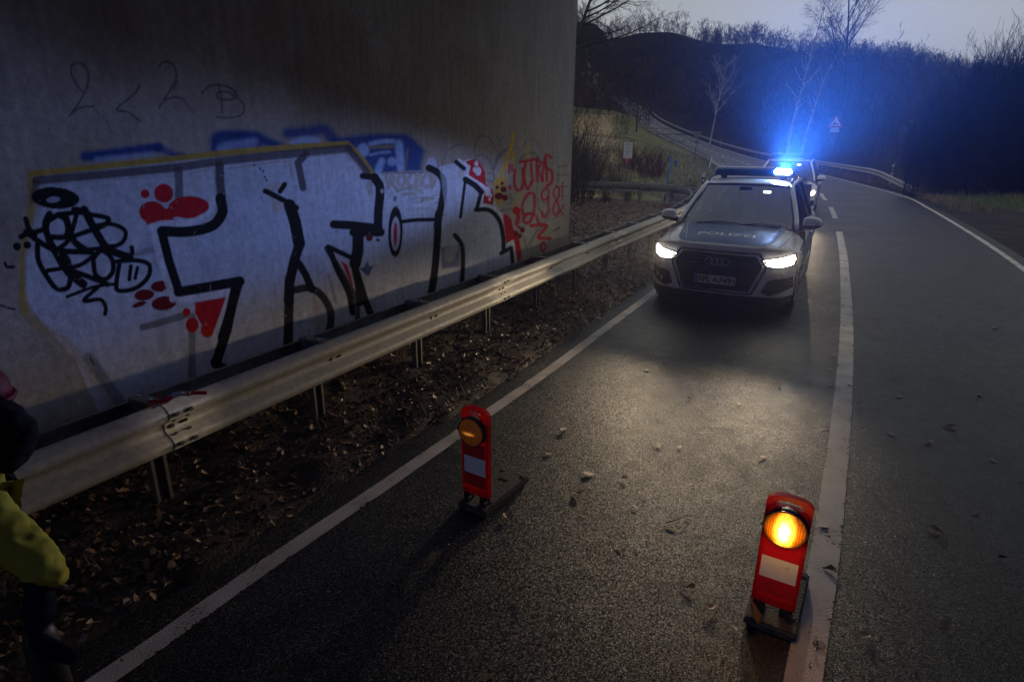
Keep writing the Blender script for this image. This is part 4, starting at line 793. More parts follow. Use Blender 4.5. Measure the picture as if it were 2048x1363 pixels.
def seg_mesh(S, sides, rmin=0.0):
    A0, A1 = S[:, :3], S[:, 3:6]; r0, r1 = np.maximum(S[:, 6], rmin), np.maximum(S[:, 7], rmin*.7); d = A1-A0; d /= np.linalg.norm(d, axis=1)[:, None]+1e-9
    ref = np.where(np.abs(d[:, 2:3]) > .9, np.array([[1., 0, 0]]), np.array([[0, 0, 1.]])); a = np.cross(d, ref); a /= np.linalg.norm(a, axis=1)[:, None]; b = np.cross(d, a); n = len(S)
    if sides == 2:
        V = np.stack([A0-a*r0[:, None], A0+a*r0[:, None], A1+a*r1[:, None], A1-a*r1[:, None]], 1).reshape(-1, 3); return V, (np.arange(n)*4)[:, None]+np.array([0, 1, 2, 3])
    V = []; 
    for k_ in range(sides): c, s_ = math.cos(2*math.pi*k_/sides), math.sin(2*math.pi*k_/sides); V.append(A0+(a*c+b*s_)*r0[:, None]); V.append(A1+(a*c+b*s_)*r1[:, None])
    V = np.stack(V, 1).reshape(-1, 3); m_ = 2*sides; Fc = []
    for k_ in range(sides): j = (k_+1) % sides; Fc.append((np.arange(n)*m_)[:, None]+np.array([2*k_, 2*j, 2*j+1, 2*k_+1]))
    return V, np.concatenate(Fc)
def plant(name, label, cat, base, S, mt, mtw, thick=.03, group=None, rmin=.0, kindname='trunk', rz=0, tw='crown'):
    root = empty(name, tuple(base), rz, label, cat, group)
    big = S[(S[:, 6] > thick)]; small = S[(S[:, 6] <= thick)]
    if len(big): V_, F_ = seg_mesh(big, 7, rmin); np_mesh(kindname, V_, F_, 4, mt, root, True)
    if len(small): V_, F_ = seg_mesh(small, 3, rmin); np_mesh(tw, V_, F_, 4, mtw, root)
    return root
bare = dict(n=[9, 6, 5, 4, 3], wig=.16, up=[.1, .25, .25, .15, .1], lv=4, ch=[13, 7, 6, 5], c0=.28, an=[48, 42, 40, 40], lr=[.5, .5, .5, .5])
birch = dict(n=[12, 6, 5, 6], wig=.13, up=[.05, .35, .0, -.9], lv=3, ch=[22, 10, 7], c0=.3, an=[42, 40, 45], lr=[.36, .48, .55], tp=.85, rk=.011)
birch0 = dict(birch, rk=.016, up=[.1, .5, .3, .1], ch=[15, 6, 4], c0=.32, an=[40, 36, 36], lr=[.5, .45, .45])
def gnd(px, D): p = atd(px, 300, D); z = float(height([p.x], [p.y])[0]); return Vector((p.x, p.y, z-.1))
def ground_xy(x, y): return Vector((x, y, float(height([x], [y])[0])-.1))
Z3 = Vector((0, 0, 0))
def lean(S, dx, dy, H):
    for c in (0, 3): S[:, c] += dx*(S[:, c+2]/H)**1.5; S[:, c+1] += dy*(S[:, c+2]/H)**1.5
    return S
plant('birch_tree', 'pale birch with forking bare branches behind the outer guardrail, left of the blue flash', 'tree', gnd(1412, 118), lean(grow(5, Z3, Vector((.05, 0, 1)), 14.5, .17, 0, 1, birch0), .6, 0, 14), M['birch'], M['birch'], .03, rmin=.018)
plant('birch_tree', 'tall weeping birch rising above the skyline over the blue flash', 'tree', gnd(1568, 74), lean(grow(8, Z3, Vector((.04, 0, 1)), 16.5, .17, 0, 1, birch), 2.0, 0, 16), M['birch'], M['birchtwig'], .035, rmin=.008)
plant('birch_tree', 'slim birch leaning right, just right of the tall weeping birch', 'tree', gnd(1597, 76), lean(grow(12, Z3, Vector((.06, 0, 1)), 15.0, .13, 0, 1, birch), 2.8, 0, 15), M['birch'], M['birchtwig'], .035, rmin=.008)
plant('bare_tree', 'large dark bare tree cut by the top of the picture, above the deer sign', 'tree', gnd(1668, 68), lean(grow(21, Z3, Vector((0, 0, 1)), 19.5, .17, 0, 1, dict(bare, ch=[18, 8, 6, 5], an=[34, 34, 36, 38], lr=[.46, .5, .5, .5], c0=.35)), .8, 0, 18), M['bark'], M['forest'], .03, rmin=.009)
plant('bare_tree', 'dark tree with upswept limbs standing in the wood left of the tall birch', 'tree', gnd(1512, 104), grow(33, Z3, Vector((0, 0, 1)), 11, .22, 0, 1, dict(bare, lv=3, c0=.2, an=[40, 36, 36])), M['bark'], M['bark'], .03, rmin=.014)
plant('bare_tree', 'small bare tree beside the far end of the road bend', 'tree', gnd(1264, 92), grow(41, Z3, Vector((0, 0, 1)), 9.5, .14, 0, 1, dict(bare, c0=.2, ch=[14, 6, 5, 3], an=[55, 42, 40, 40])), M['bark'], M['forest'], .02, rmin=.008)
plant('bare_tree', 'bare tree reaching its twigs past the corner of the abutment against the sky', 'tree', gnd(1052, 24), lean(grow(57, Z3, Vector((.1, 0, 1)), 9.2, .13, 0, 1, dict(bare, c0=.35, an=[56, 44, 40, 38], lr=[.46, .52, .52, .5], ch=[22, 9, 7, 5], wig=.2)), .8, 0, 8), M['bark'], M['twig'], .02, rmin=.003)
shr = dict(n=[6, 5, 4], wig=.16, up=[.15, .25, .2], lv=2, ch=[8, 5], c0=.12, an=[32, 36], lr=[.5, .5], spread=2.2, fan=.35, tp=.8)
SH = {}
def shrub_mesh(key, seed, H, stems, m, cfg=shr, rmin=.003):
    if key not in SH:
        S = grow(seed, Z3, Vector((0, 0, 1)), H, .02, 0, stems, cfg); V_, F_ = seg_mesh(S, 3, rmin); o = np_mesh(key, V_, F_, 4, m); me = o.data; bpy.data.objects.remove(o); SH[key] = me
    return SH[key]
def shrub(name, me, base, sc, rz, label, group=None, cat='shrub'):
    o = bpy.data.objects.new(name, me); COL.objects.link(o); o.location = base; o.scale = sc; o.rotation_euler = (0, 0, rz); return tag(o, label, cat, group)
sa = shrub_mesh('bank_shrub', 3, 2.6, 26, M['twig']); sb = shrub_mesh('bank_shrub_b', 4, 2.6, 20, M['twig'])
lab = 'bare dark shrub among the others on the bank behind the abutment corner'
for k_, (px, D, s_) in enumerate([(1150, 20, .85), (1165, 22.5, .9), (1185, 26, .75), (1150, 27, 1.2), (1135, 19, 1.0)]):
    shrub('bare_shrub', sa if k_ % 2 else sb, gnd(px, D), (s_, s_, s_), k_*1.3, ['bare dark shrub on the leafy bank close behind the abutment corner', 'bare shrub just right of the corner shrub, in front of the pale meadow', 'lower bare shrub farthest right on the bank, left of the notice board', 'tallest bare shrub on the bank, behind the others', 'bare shrub nearly hidden behind the edge of the abutment'][k_], 'bare shrubs on the bank')
shrub('bare_shrub', sa, gnd(1225, 25.4), (.45, .45, .5), 1, 'low thin shrub beside the foot of the white notice post', 'bare shrubs on the bank')
sr = shrub_mesh('red_shrub', 9, 2.0, 60, M['redtwig'], dict(shr, spread=6, fan=.5), .004)
shrub('red_shrub', sr, gnd(1285, 38), (1.0, 1.0, .8), 0, 'reddish twiggy bush left of the blue post on the grass slope')
shrub('red_shrub', sr, gnd(1300, 34), (.55, .55, .4), 2, 'lower end of the reddish thicket, nearer the blue post')
for k_, (px, D) in enumerate([(1345, 24), (1210, 21), (1255, 22), (1385, 25)]):
    shrub('weed_clump', sa, gnd(px, D), (.25, .25, .28), k_*2., ['knee-high dead weeds beside the foot of the blue post', 'dead weeds at the far left end of the curved guardrail', 'dead weeds in front of the white notice post', 'dead weeds near the delineator post left of the police car'][k_], 'dead weeds behind the guardrail end', 'weeds')
# hedge on the right
hs = dict(shr, ch=[9, 6], spread=3.2, fan=.22, n=[7, 5, 4], up=[.35, .35, .3], an=[24, 28]); ha = shrub_mesh('hedge_shrub', 60, 5.2, 46, M['hedge'], hs, .005); hb = shrub_mesh('hedge_shrub_b', 61, 5.2, 40, M['hedge'], hs, .005)
k_ = 0
for row, (D0, hsc) in enumerate([(27, .95), (30, 1.05), (34, 1.0)]):
    for px in range(1835+row*30, 2240, 52 if row else 56):
        top = .62+.38*min(1, max(0, (px-1830)/130)); s_ = hsc*top*random.uniform(.92, 1.1)
        p = gnd(px, D0+random.uniform(-.8, .8)); shrub('hedge_shrub', ha if k_ % 2 else hb, p, (s_*1.05, s_*1.05, s_), k_*1.1, 'tall bare shrub in the dark hedge at the right edge', 'shrubs of the dark hedge on the right'); k_ += 1
# the wood on the hill: one mass of bare crowns
fc = dict(n=[5, 4, 3, 2], wig=.2, up=[.1, .2, .15, .1], lv=3, ch=[10, 6, 5], c0=.22, an=[52, 46, 45], lr=[.55, .52, .5])
protos = [grow(100+i, Z3, Vector((0, 0, 1)), 12, .13, 0, 1, fc) for i in range(5)]
fc2 = dict(fc, n=[3, 3, 2, 1], ch=[10, 5, 3], c0=.02, an=[58, 50, 45]); protos2 = [grow(200+i, Z3, Vector((0, 0, 1)), 12, .14, 0, 1, fc2) for i in range(5)]
fc3 = dict(fc, c0=.05, ch=[10, 5, 3], an=[50, 42, 40], lr=[.6, .5, .55])
protos3 = [grow(300+i, Z3, Vector((0, 0, 1)), 6, .06, 0, 1, fc3) for i in range(4)]
def scatter(name, pts, pr, rmin, label, sc=(.75, 1.2)):
    Vs, Fs, n0, Ts = [], [], 0, []
    for x, y, z in pts:
        S = pr[RNG.integers(len(pr))].copy(); a = RNG.random()*6.28; s_ = RNG.uniform(*sc); c, q = math.cos(a), math.sin(a)
        for k_ in (0, 3): X, Y = S[:, k_].copy(), S[:, k_+1].copy(); S[:, k_] = (X*c-Y*q)*s_+x; S[:, k_+1] = (X*q+Y*c)*s_+y; S[:, k_+2] = S[:, k_+2]*s_+z-.3
        V_, F_ = seg_mesh(S, 2, rmin); Vs.append(V_); Fs.append(F_+n0); n0 += len(V_); Ts.append(np.full(len(V_), RNG.random(), np.float32))
    o = np_mesh(name, np.concatenate(Vs), np.concatenate(Fs), 4, M['wood'], None, False, 'stuff'); a_ = o.data.attributes.new('tone', 'FLOAT', 'POINT'); a_.data.foreach_set('value', np.concatenate(Ts)); print(name, len(pts), len(o.data.polygons)); return tag(o, label, 'wood')
def region(n, x0, x1, y0, y1, ok):
    X = RNG.uniform(x0, x1, n); Y = RNG.uniform(y0, y1, n); dr = np.sqrt(((X[:, None]-CLN[None, ::6, 0])**2+(Y[:, None]-CLN[None, ::6, 1])**2).min(1)); sl = np.interp(Y, CLN[:, 1], CLN[:, 0]); px, _ = project(X, Y, np.zeros(n))
    k_ = ok(X, Y, dr, sl, px) & (dr > 7) & (px > 900) & (px < 2350); X, Y = X[k_], Y[k_]; return np.stack([X, Y, height(X, Y)], 1)
rt = lambda X, Y, dr, sl, px: (X > sl+8)
lf = lambda X, Y, dr, sl, px: (X < sl-8) & (X > -70)
near = region(620, 25, 190, 48, 118, lambda X, Y, dr, sl, px: (X > sl+8.5) & ~((px > 1850) & (Y < 60)))
scatter('wood_edge', near, protos, .014, 'bare wood standing directly behind the outer guardrail', (.42, .8))
und = region(700, 20, 150, 44, 100, lambda X, Y, dr, sl, px: (X > sl+7.5)); scatter('undergrowth', und, protos3, .012, 'dark undergrowth below the wood behind the guardrail', (.4, .95))
mid = region(9000, -60, 400, 112, 450, lambda X, Y, dr, sl, px: (X > sl+9) | ((Y > 200) & (X > sl-200))); scatter('hill_wood', mid, protos2, .065, 'brown winter wood covering the hill behind the road', (.4, .75))
left = np.concatenate([region(420, -60, 40, 118, 330, lambda X, Y, dr, sl, px: (X < sl-7) & (px > 1090)), region(130, -20, 40, 60, 130, lambda X, Y, dr, sl, px: (X < sl-10) & ((px < 1150) | ((px < 1262) & (Y > 95))) & (px > 1090))])
scatter('slope_wood', left[left[:, 1] > 125], protos2, .04, 'dark bare wood on the slope left of the far road', (.5, .9)); scatter('slope_wood', left[left[:, 1] <= 125], protos, .012, 'bare trees at the edge of the pale meadow', (.5, .8))
lund = region(120, -15, 40, 42, 140, lambda X, Y, dr, sl, px: (px > 1130) & (px < 1285) & (X < sl-9) & ((px < 1165) | (Y > 66))); scatter('slope_scrub', lund, protos3, .012, 'scrub along the edge of the pale meadow', (.35, .8))
def conifer(px, D, H, label):
    root = empty('conifer', tuple(gnd(px, D)+Vector((0, 0, 2))), 0, label, 'tree'); S = []
    for k_ in range(240):
        t = random.random()**.8; z = H*(.12+.88*t); a_ = random.uniform(0, 6.28); L = (1-t)*H*.26+.3; S.append((0, 0, z, math.cos(a_)*L, math.sin(a_)*L, z-.25*L, .28*(1-t)+.12, .03))
    V_, F_ = seg_mesh(np.array(S), 3); np_mesh('crown', V_, F_, 4, M['conifer'], root); V_, F_ = seg_mesh(np.array([(0, 0, -1, 0, 0, H, .2, .04)]), 6); np_mesh('trunk', V_, F_, 4, M['bark'], root)
M['conifer'] = mat('dark_needles', (.008, .013, .011), .9)
conifer(1436, 215, 9, 'left of two dark conifers standing in the brown hill wood'); conifer(1452, 210, 7, 'lower right one of two dark conifers in the brown hill wood')
# --------- leaf litter
def leaves_mesh(name, P, size, tone, m, kind=None, curl=.35, tilt=.38):
    n = len(P); t = np.array([[-.5, 0, 0], [-.22, .2, .5], [-.22, -.2, .5], [.0, 0, .0], [.12, .27, .7], [.12, -.27, .6], [.5, 0, .35]]); L = np.repeat(t[None], n, 0)
    L = L*(1+(RNG.random((n, 7, 3))-.5)*1.0); L[:, :, 2] *= curl*RNG.uniform(-.6, 1.3, (n, 1)); L *= size[:, None, None]
    e = RNG.normal(0, tilt, (n, 2)); yaw = RNG.random(n)*6.28; cx, sx, cy_, sy = np.cos(e[:, 0]), np.sin(e[:, 0]), np.cos(e[:, 1]), np.sin(e[:, 1])
    x, y, z = L[..., 0], L[..., 1], L[..., 2]; y, z = y*cx[:, None]-z*sx[:, None], y*sx[:, None]+z*cx[:, None]; x, z = x*cy_[:, None]+z*sy[:, None], -x*sy[:, None]+z*cy_[:, None]
    cz, sz = np.cos(yaw)[:, None], np.sin(yaw)[:, None]; x, y = x*cz-y*sz, x*sz+y*cz; zmin = z.min(1, keepdims=True)
    V_ = np.stack([x+P[:, None, 0], y+P[:, None, 1], z-zmin*.8+P[:, None, 2]], -1).reshape(-1, 3); f = np.array([[0, 3, 1], [0, 2, 3], [1, 3, 4], [2, 5, 3], [3, 6, 4], [3, 5, 6]]); F_ = ((np.arange(n)*7)[:, None, None]+f[None]).reshape(-1, 3)
    o = np_mesh(name, V_, F_, 3, m, None, False, kind); a_ = o.data.attributes.new('tone', 'FLOAT', 'POINT'); a_.data.foreach_set('value', np.repeat(tone, 7).astype(np.float32)); return o
nL = 95000; la = 2.25+RNG.random(nL)**.9*7.; lo_ = RNG.uniform(-2.5, 22, nL); LX = RN[0]*la+RD[0]*lo_; LY = RN[1]*la+RD[1]*lo_
llx = np.interp(LY, left_line[:, 1], left_line[:, 0]); dn = vnoise(LX+50, LY+50, .8, 31)+vnoise(LX+50, LY+50, 2.2, 32)
ok = (LX < llx-.22) & ((la < 4.0) | (lo_ > WEND)) & (RNG.random(nL) < np.clip(.85+dn*1.0+.02*lo_, .35, 1)); LX, LY = LX[ok], LY[ok]; LZ = verge_z(LX, LY)+.004
tag(leaves_mesh('leaf_litter', np.stack([LX, LY, LZ], 1), RNG.uniform(.026, .072, len(LX)), np.clip(RNG.beta(1.6, 2.6, len(LX)), 0, 1), M['leaf'], 'stuff'), 'wet brown leaf litter covering the verge and the bank', 'leaf litter')
# dry grass, runners and blades on the verge
def blades(name, P, h, w, m, leanv=.6, kind='stuff'):
    n = len(P); a_ = RNG.random(n)*6.28; l = RNG.uniform(.2, 1, n)*leanv*h; dx, dy = np.cos(a_)*l, np.sin(a_)*l; wx_, wy_ = -np.sin(a_)*w, np.cos(a_)*w
    b0 = P+np.stack([wx_, wy_, 0*wx_], 1); b1 = P-np.stack([wx_, wy_, 0*wx_], 1); m0 = P+np.stack([dx*.4+wx_*.7, dy*.4+wy_*.7, h*.6], 1); m1 = P+np.stack([dx*.4-wx_*.7, dy*.4-wy_*.7, h*.6], 1); t = P+np.stack([dx, dy, h*(1-.35*l/(h+1e-6))], 1)
    V_ = np.stack([b0, b1, m1, m0, t], 1).reshape(-1, 3); F_ = ((np.arange(n)*5)[:, None, None]+np.array([[0, 1, 2], [0, 2, 3], [3, 2, 4]])[None]).reshape(-1, 3); o = np_mesh(name, V_, F_, 3, m, None, False, kind); at2 = o.data.attributes.new('tone', 'FLOAT', 'POINT'); at2.data.foreach_set('value', np.repeat(RNG.random(n), 5).astype(np.float32)); return o
n = 5200; la = RNG.uniform(2.35, 4.0, n); lo_ = RNG.uniform(-1.5, 9.5, n); X = RN[0]*la+RD[0]*lo_; Y = RN[1]*la+RD[1]*lo_; ok = (X < np.interp(Y, left_line[:, 1], left_line[:, 0])-.3) & (vnoise(X+9, Y+9, .45, 41)+vnoise(X+9, Y+9, 1.2, 42) > .12); X, Y = X[ok], Y[ok]
tag(blades('dead_grass', np.stack([X, Y, verge_z(X, Y)], 1), RNG.uniform(.03, .17, len(X)), .0016, M['straw'], 1.3), 'sparse dead grass on the dark verge', 'grass')
n = 26000; X = RNG.uniform(16, 48, n); Y = RNG.uniform(17, 30, n); px, _ = project(X, Y, 0*X); ok = (Y > 21-.04*(X-16)+vnoise(X, Y, 2, 44)) & (px > 1850); X, Y = X[ok], Y[ok]
tag(blades('roadside_grass', np.stack([X, Y, height(X, Y)], 1), RNG.uniform(.05, .2, len(X)), .006, M['grass'], .8), 'grass strip in front of the dark hedge', 'grass')
n = 9000; s_ = RNG.uniform(s_of_y(22), s_of_y(75), n); o_ = 3.7+np.abs(RNG.normal(0, .7, n)); c = np.stack([np.interp(s_, CS, CLN[:, k_]) for k_ in range(3)], 1); nn = np.stack([np.interp(s_, CS, NRM[:, k_]) for k_ in range(2)], 1); X, Y = c[:, 0]+nn[:, 0]*o_, c[:, 1]+nn[:, 1]*o_
tag(blades('rail_side_grass', np.stack([X, Y, height(X, Y)], 1), RNG.uniform(.08, .3, n), .005, M['straw'], .8), 'straw coloured grass under the outer guardrail', 'grass')
n = 16000; px = RNG.uniform(1225, 1470, n); D = RNG.uniform(24, 90, n)**1.0; Pq = np.array([tuple(atd(a_, 300, b_)) for a_, b_ in zip(px, D)]); X, Y = Pq[:, 0], Pq[:, 1]; ok = X < np.interp(Y, CLN[:, 1], CLN[:, 0])-3.6; X, Y = X[ok], Y[ok]
tag(blades('slope_grass', np.stack([X, Y, height(X, Y)], 1), RNG.uniform(.08, .3, len(X)), .012, M['grass'], .8), 'rough grass on the slope below the far road', 'grass')
n = 12000; px = RNG.uniform(1145, 1262, n); D = RNG.uniform(24, 80, n); Pq = np.array([tuple(atd(a_, 300, b_)) for a_, b_ in zip(px, D)]); X, Y = Pq[:, 0], Pq[:, 1]
tag(blades('meadow_grass', np.stack([X, Y, height(X, Y)], 1), RNG.uniform(.1, .4, len(X)), .012, M['straw'], .8), 'pale dead grass of the meadow behind the abutment corner', 'grass')
# leaves lying singly on the road
LM = []
for k_ in range(5):
    o = leaves_mesh('fallen_leaf', np.zeros((1, 3)), np.array([.058+.009*k_]), np.array([.08+.10*k_]), M['leaf'], None, .3, .05); LM.append(o.data); bpy.data.objects.remove(o)
spots = [(1320, 885), (1362, 888), (1180, 943), (1252, 952), (1292, 985), (1240, 1102), (1430, 1208), (1378, 790), (1295, 735), (1130, 858), (1100, 905), (1480, 800), (1560, 770), (1405, 640), (1495, 700), (1275, 1008), (1020, 1032), (1050, 1180), (985, 1352), (1530, 905), (1390, 1168), (1160, 985)]
spots_r = [(1720, 805), (1785, 855), (1860, 870), (1905, 840), (1990, 905), (1875, 1047), (1750, 965), (1960, 1010), (1925, 735), (1830, 700), (1990, 640), (1880, 620), (1735, 640), (1700, 760), (1960, 780), (1800, 780), (1860, 500), (1760, 470), (2010, 1100), (1740, 1260), (1900, 1230)]
spots_l = [(1668, 700), (1660, 728), (1690, 640), (1652, 1042), (1640, 1280), (1655, 845), (1676, 620), (1668, 1128), (1684, 600), (1662, 760), (1672, 662), (1690, 548), (1650, 1278)]
def put_leaves(pp, label, group):
    for px, py in pp:
        p = onz(px, py, .009); o = bpy.data.objects.new('fallen_leaf', LM[random.randrange(5)]); COL.objects.link(o); o.location = p; o.rotation_euler = (random.uniform(-.1, .1), random.uniform(-.1, .1), random.uniform(0, 6)); s_ = random.uniform(.6, 1.15); o.scale = (s_, s_*random.uniform(.7, 1.2), s_); tag(o, label, 'leaf', group)
put_leaves(spots, 'dead brown leaf lying on the wet lane between the police car and the beacons', 'leaves on the left lane'); put_leaves(spots_r, 'dead brown leaf lying on the empty lane right of the centre line', 'leaves on the right lane'); put_leaves(spots_l, 'dead leaf stuck on the white centre line', 'leaves on the centre line')
more = [(random.uniform(950, 2040), random.uniform(600, 1350)) for _ in range(90)]
n = 2600; s_ = RNG.uniform(.5, s_of_y(30), n); o_ = RNG.uniform(-3.0, 4.2, n); c = np.stack([np.interp(s_, CS, CLN[:, k_]) for k_ in range(3)], 1); nn = np.stack([np.interp(s_, CS, NRM[:, k_]) for k_ in range(2)], 1)
tag(leaves_mesh('leaf_crumbs', np.c_[c[:, :2]+nn*o_[:, None], np.full(n, .008)], RNG.uniform(.006, .028, n), RNG.random(n)*.6, M['leaf'], 'stuff', .3, .15), 'crumbs of leaf and twig scattered over the road', 'leaf crumbs')
p = onz(1512, 1225, .09); o = bpy.data.objects.new('fallen_leaf', LM[4]); COL.objects.link(o); o.location = onz(1516, 1218, .10); o.scale = (1.15, 1.2, 1); o.rotation_euler = (R(60), .2, .8); tag(o, 'large brown leaf propped against the foot of the lit beacon', 'leaf')
o = bpy.data.objects.new('fallen_leaf', LM[4]); COL.objects.link(o); o.location = onz(728, 932, .03); o.rotation_euler = (.5, 0, 1); tag(o, 'pale leaf lying on the verge beside the edge line', 'leaf')
tw = [onz(1338, 1040, .01), onz(1362, 1032, .02), onz(1378, 1024, .012), onz(1392, 1026, .01)]; tag(tube_obj('fallen_twig', tw, [.003, .003, .002, .001], M['twig'], None, 5), 'thin forked twig lying on the lane between the beacons', 'twig')
tw = [onz(512, 1150, .03), onz(540, 1105, .07), onz(560, 1070, .08), onz(572, 1045, .06)]; tag(tube_obj('fallen_twig', tw, [.002, .002, .0015, .001], M['leafstalk'] if 'leafstalk' in M else M['redtwig'], None, 5), 'reddish stalk arching over the edge of the verge', 'twig')
# ------------------------------------------------------------------ police car (x: right as seen from the front, y: to the rear, z: up; front bumper at y=-2.33)
Y0 = 2.33
def fy(x, z):
    ax = abs(x); y = .02+.15*(ax/.93)**2.3+.27*max(0, (ax-.70)/.23)**2
    y += .10*max(0, (z-.55)/.4)**2+.05*max(0, (.42-z)/.2)**1.5
    return y
def zc(y): return float(np.interp(y, [0, .1, .3, .6, .9, 1.2], [.90, .935, .99, 1.035, 1.065, 1.085]))
def hood(x, y):
    ax = abs(x); z = zc(y)-.045*(ax/.8)**2-.09*max(0, (ax-.72)/.2)**2
    z += .014*math.exp(-((ax-(.50+.16*(y/1.2)))/.05)**2)      # the bonnet crease
    return z
def fas(x, z, off=0.): return (x, fy(x, z)-off-Y0, z)
def bonnet(x, y, off=0.): return (x, y-Y0, hood(x, y)+off)
xs = list(np.linspace(-.93, .93, 49))
def ztop(x): return hood(x, fy(x, .9)+.05)-.03
def body_front(parent):
    V_, F_ = [], []
    rows = []
    nz_, nh = 18, 16
    for i in range(nz_+1+2+nh):
        r_ = []
        for x in xs:
            zt_ = ztop(x)
            if i <= nz_: z = .30+(zt_-.30)*i/nz_; p = fas(x, z)
            elif i == nz_+1: z = zt_+.016; p = (x, fy(x, zt_)+.010-Y0, z)
            elif i == nz_+2: p = (x, fy(x, zt_)+.035-Y0, hood(x, fy(x, zt_)+.05)-.004)
            else: y0 = fy(x, zt_)+.05; y = y0+(1.16-y0)*(i-nz_-2)/nh; p = bonnet(x, y)
            r_.append(len(V_)); V_.append(p)
        rows.append(r_)
    for a_, b_ in zip(rows, rows[1:]):
        for j in range(len(xs)-1): F_.append((a_[j], a_[j+1], b_[j+1], b_[j]))
    return mesh_obj('body', V_, F_, M['carwhite'], parent, True)
def side(parent, sgn):
    ys = np.r_[np.linspace(fy(.93, .6), 4.35, 80)]; nzr = 22; V_, ins_ = [], []
    wh = [(.90, .35), (3.72, .35)]; RA = .40
    def zt(y): return float(np.interp(y, [0, .3, .6, .9, 1.16, 1.6, 3.6, 4.35], [.82, hood(.93, .5)-.02, hood(.93, .6)-.01, hood(.93, .9), hood(.93, 1.15), 1.03, 1.07, 1.08]))
    for y in ys:
        for k_ in range(nzr+1):
            z = .27+(zt(y)-.27)*k_/nzr; zz_ = z
            x = .93+.018*math.sin((z-.3)/.75*math.pi)-.05*max(0, (z-.95)/.13)**2-.03*max(0, (.36-z)/.09)+.010*math.exp(-((z-.93)/.025)**2)
            for wy_, wz_ in wh: x += .018*math.exp(-((math.hypot(y-wy_, z-wz_)-.46)/.09)**2)
            if y > 3.9: x -= .14*((y-3.9)/.45)**2
            if y < .6: x -= .01
            q = False
            for wy_, wz_ in wh:
                d = math.hypot(y-wy_, z-wz_)
                if d < RA: q = True; f_ = RA/max(d, 1e-3); y_, z_ = wy_+(y-wy_)*f_, wz_+(z-wz_)*f_
            V_.append([x*sgn, y-Y0, z]); ins_.append((q, (y_-Y0, max(z_, .2)) if q else None))
    n_ = nzr+1; F_ = []; used = set()
    for i in range(len(ys)-1):
        for k_ in range(nzr):
            f = (i*n_+k_, (i+1)*n_+k_, (i+1)*n_+k_+1, i*n_+k_+1)
            if not all(ins_[v][0] for v in f): F_.append(f); used.update(f)
    for v in used:
        if ins_[v][0]: V_[v][1], V_[v][2] = ins_[v][1]
    o = mesh_obj('side_panel', V_, F_, M['carwhite'], parent, True); o.data.materials.append(M['carblue'])
    for p in o.data.polygons:
        c = p.center
        if c.y > -1.1 and c.y < 1.7 and .48 < c.z < .90: p.material_index = 1
        if c.y > -1.75 and c.y <= -1.1 and .62 < c.z < .93 and c.y > -1.75+(.93-c.z)*.9: p.material_index = 1
    for y in (.62-Y0+.6, 2.30-Y0, 3.28-Y0):
        pass
    sm_ = o.modifiers.new('thick', 'SOLIDIFY'); sm_.thickness = .004; sm_.offset = 0
    return o
def patch(name, poly_, fn, m, parent, off=.004, dens=.03, th=0, smooth=True):
    P = [Vector(p) for p in poly_]; e = [(i, (i+1) % len(P)) for i in range(len(P))]; xs_ = [p.x for p in P]; ys_ = [p.y for p in P]
    # densify the border
    B = []
    for i, p in enumerate(P):
        q = P[(i+1) % len(P)]; n_ = max(1, int((q-p).length/dens))
        for k_ in range(n_): B.append(p.lerp(q, k_/n_))
    nb = len(B); e = [(i, (i+1) % nb) for i in range(nb)]
    def ins(x, y):
        c_ = False
        for a_, b_ in zip(B, B[1:]+B[:1]):
            if (a_.y > y) != (b_.y > y) and x < (b_.x-a_.x)*(y-a_.y)/(b_.y-a_.y)+a_.x: c_ = not c_
        return c_
    for x in np.arange(min(xs_)+dens/2, max(xs_), dens):
        for y in np.arange(min(ys_)+dens/2, max(ys_), dens):
            if ins(x, y) and min((Vector((x, y))-b_).length for b_ in B) > dens*.45: B.append(Vector((x, y)))
    vo, _, fo, *_ = delaunay_2d_cdt(B, e, [], 1, 1e-6)
    V_ = [fn(v.x, v.y, off) for v in vo]; o = mesh_obj(name, V_, [tuple(f) for f in fo], m, parent, smooth)
    if th: s_ = o.modifiers.new('thick', 'SOLIDIFY'); s_.thickness = th; s_.offset = 0
    return o
def trim(name, pts, fn, r_, m, parent, off=.006, closed=False, step=.04, n=6):
    P = []
    pp = pts+[pts[0]] if closed else pts
    for a_, b_ in zip(pp, pp[1:]):
        L = math.hypot(b_[0]-a_[0], b_[1]-a_[1]); k_ = max(1, int(L/step))
        for i in range(k_): P.append(fn(a_[0]+(b_[0]-a_[0])*i/k_, a_[1]+(b_[1]-a_[1])*i/k_, off))
    if not closed: P.append(fn(*pts[-1], off))
    return tube_obj(name, P, r_, m, parent, n, closed)
mir = lambda P: [(-x, z) for x, z in P][::-1]
def text_mesh(txt, size, width=None, font_shear=0, bold=.0, thin=.002):
    c = bpy.data.curves.new('t', 'FONT'); c.body = txt; c.size = size; c.extrude = thin; c.shear = font_shear; c.offset = bold; c.align_x = 'CENTER'; c.align_y = 'CENTER'; c.resolution_u = 3
    o = bpy.data.objects.new('t', c); COL.objects.link(o); bpy.context.view_layer.update(); me = bpy.data.meshes.new_from_object(o.evaluated_get(bpy.context.evaluated_depsgraph_get())); bpy.data.objects.remove(o)
    if width:
        X = [v.co.x for v in me.vertices]; w_ = max(X)-min(X); mid_ = (max(X)+min(X))/2
        for v in me.vertices: v.co.x = (v.co.x-mid_)*width/w_
    return me
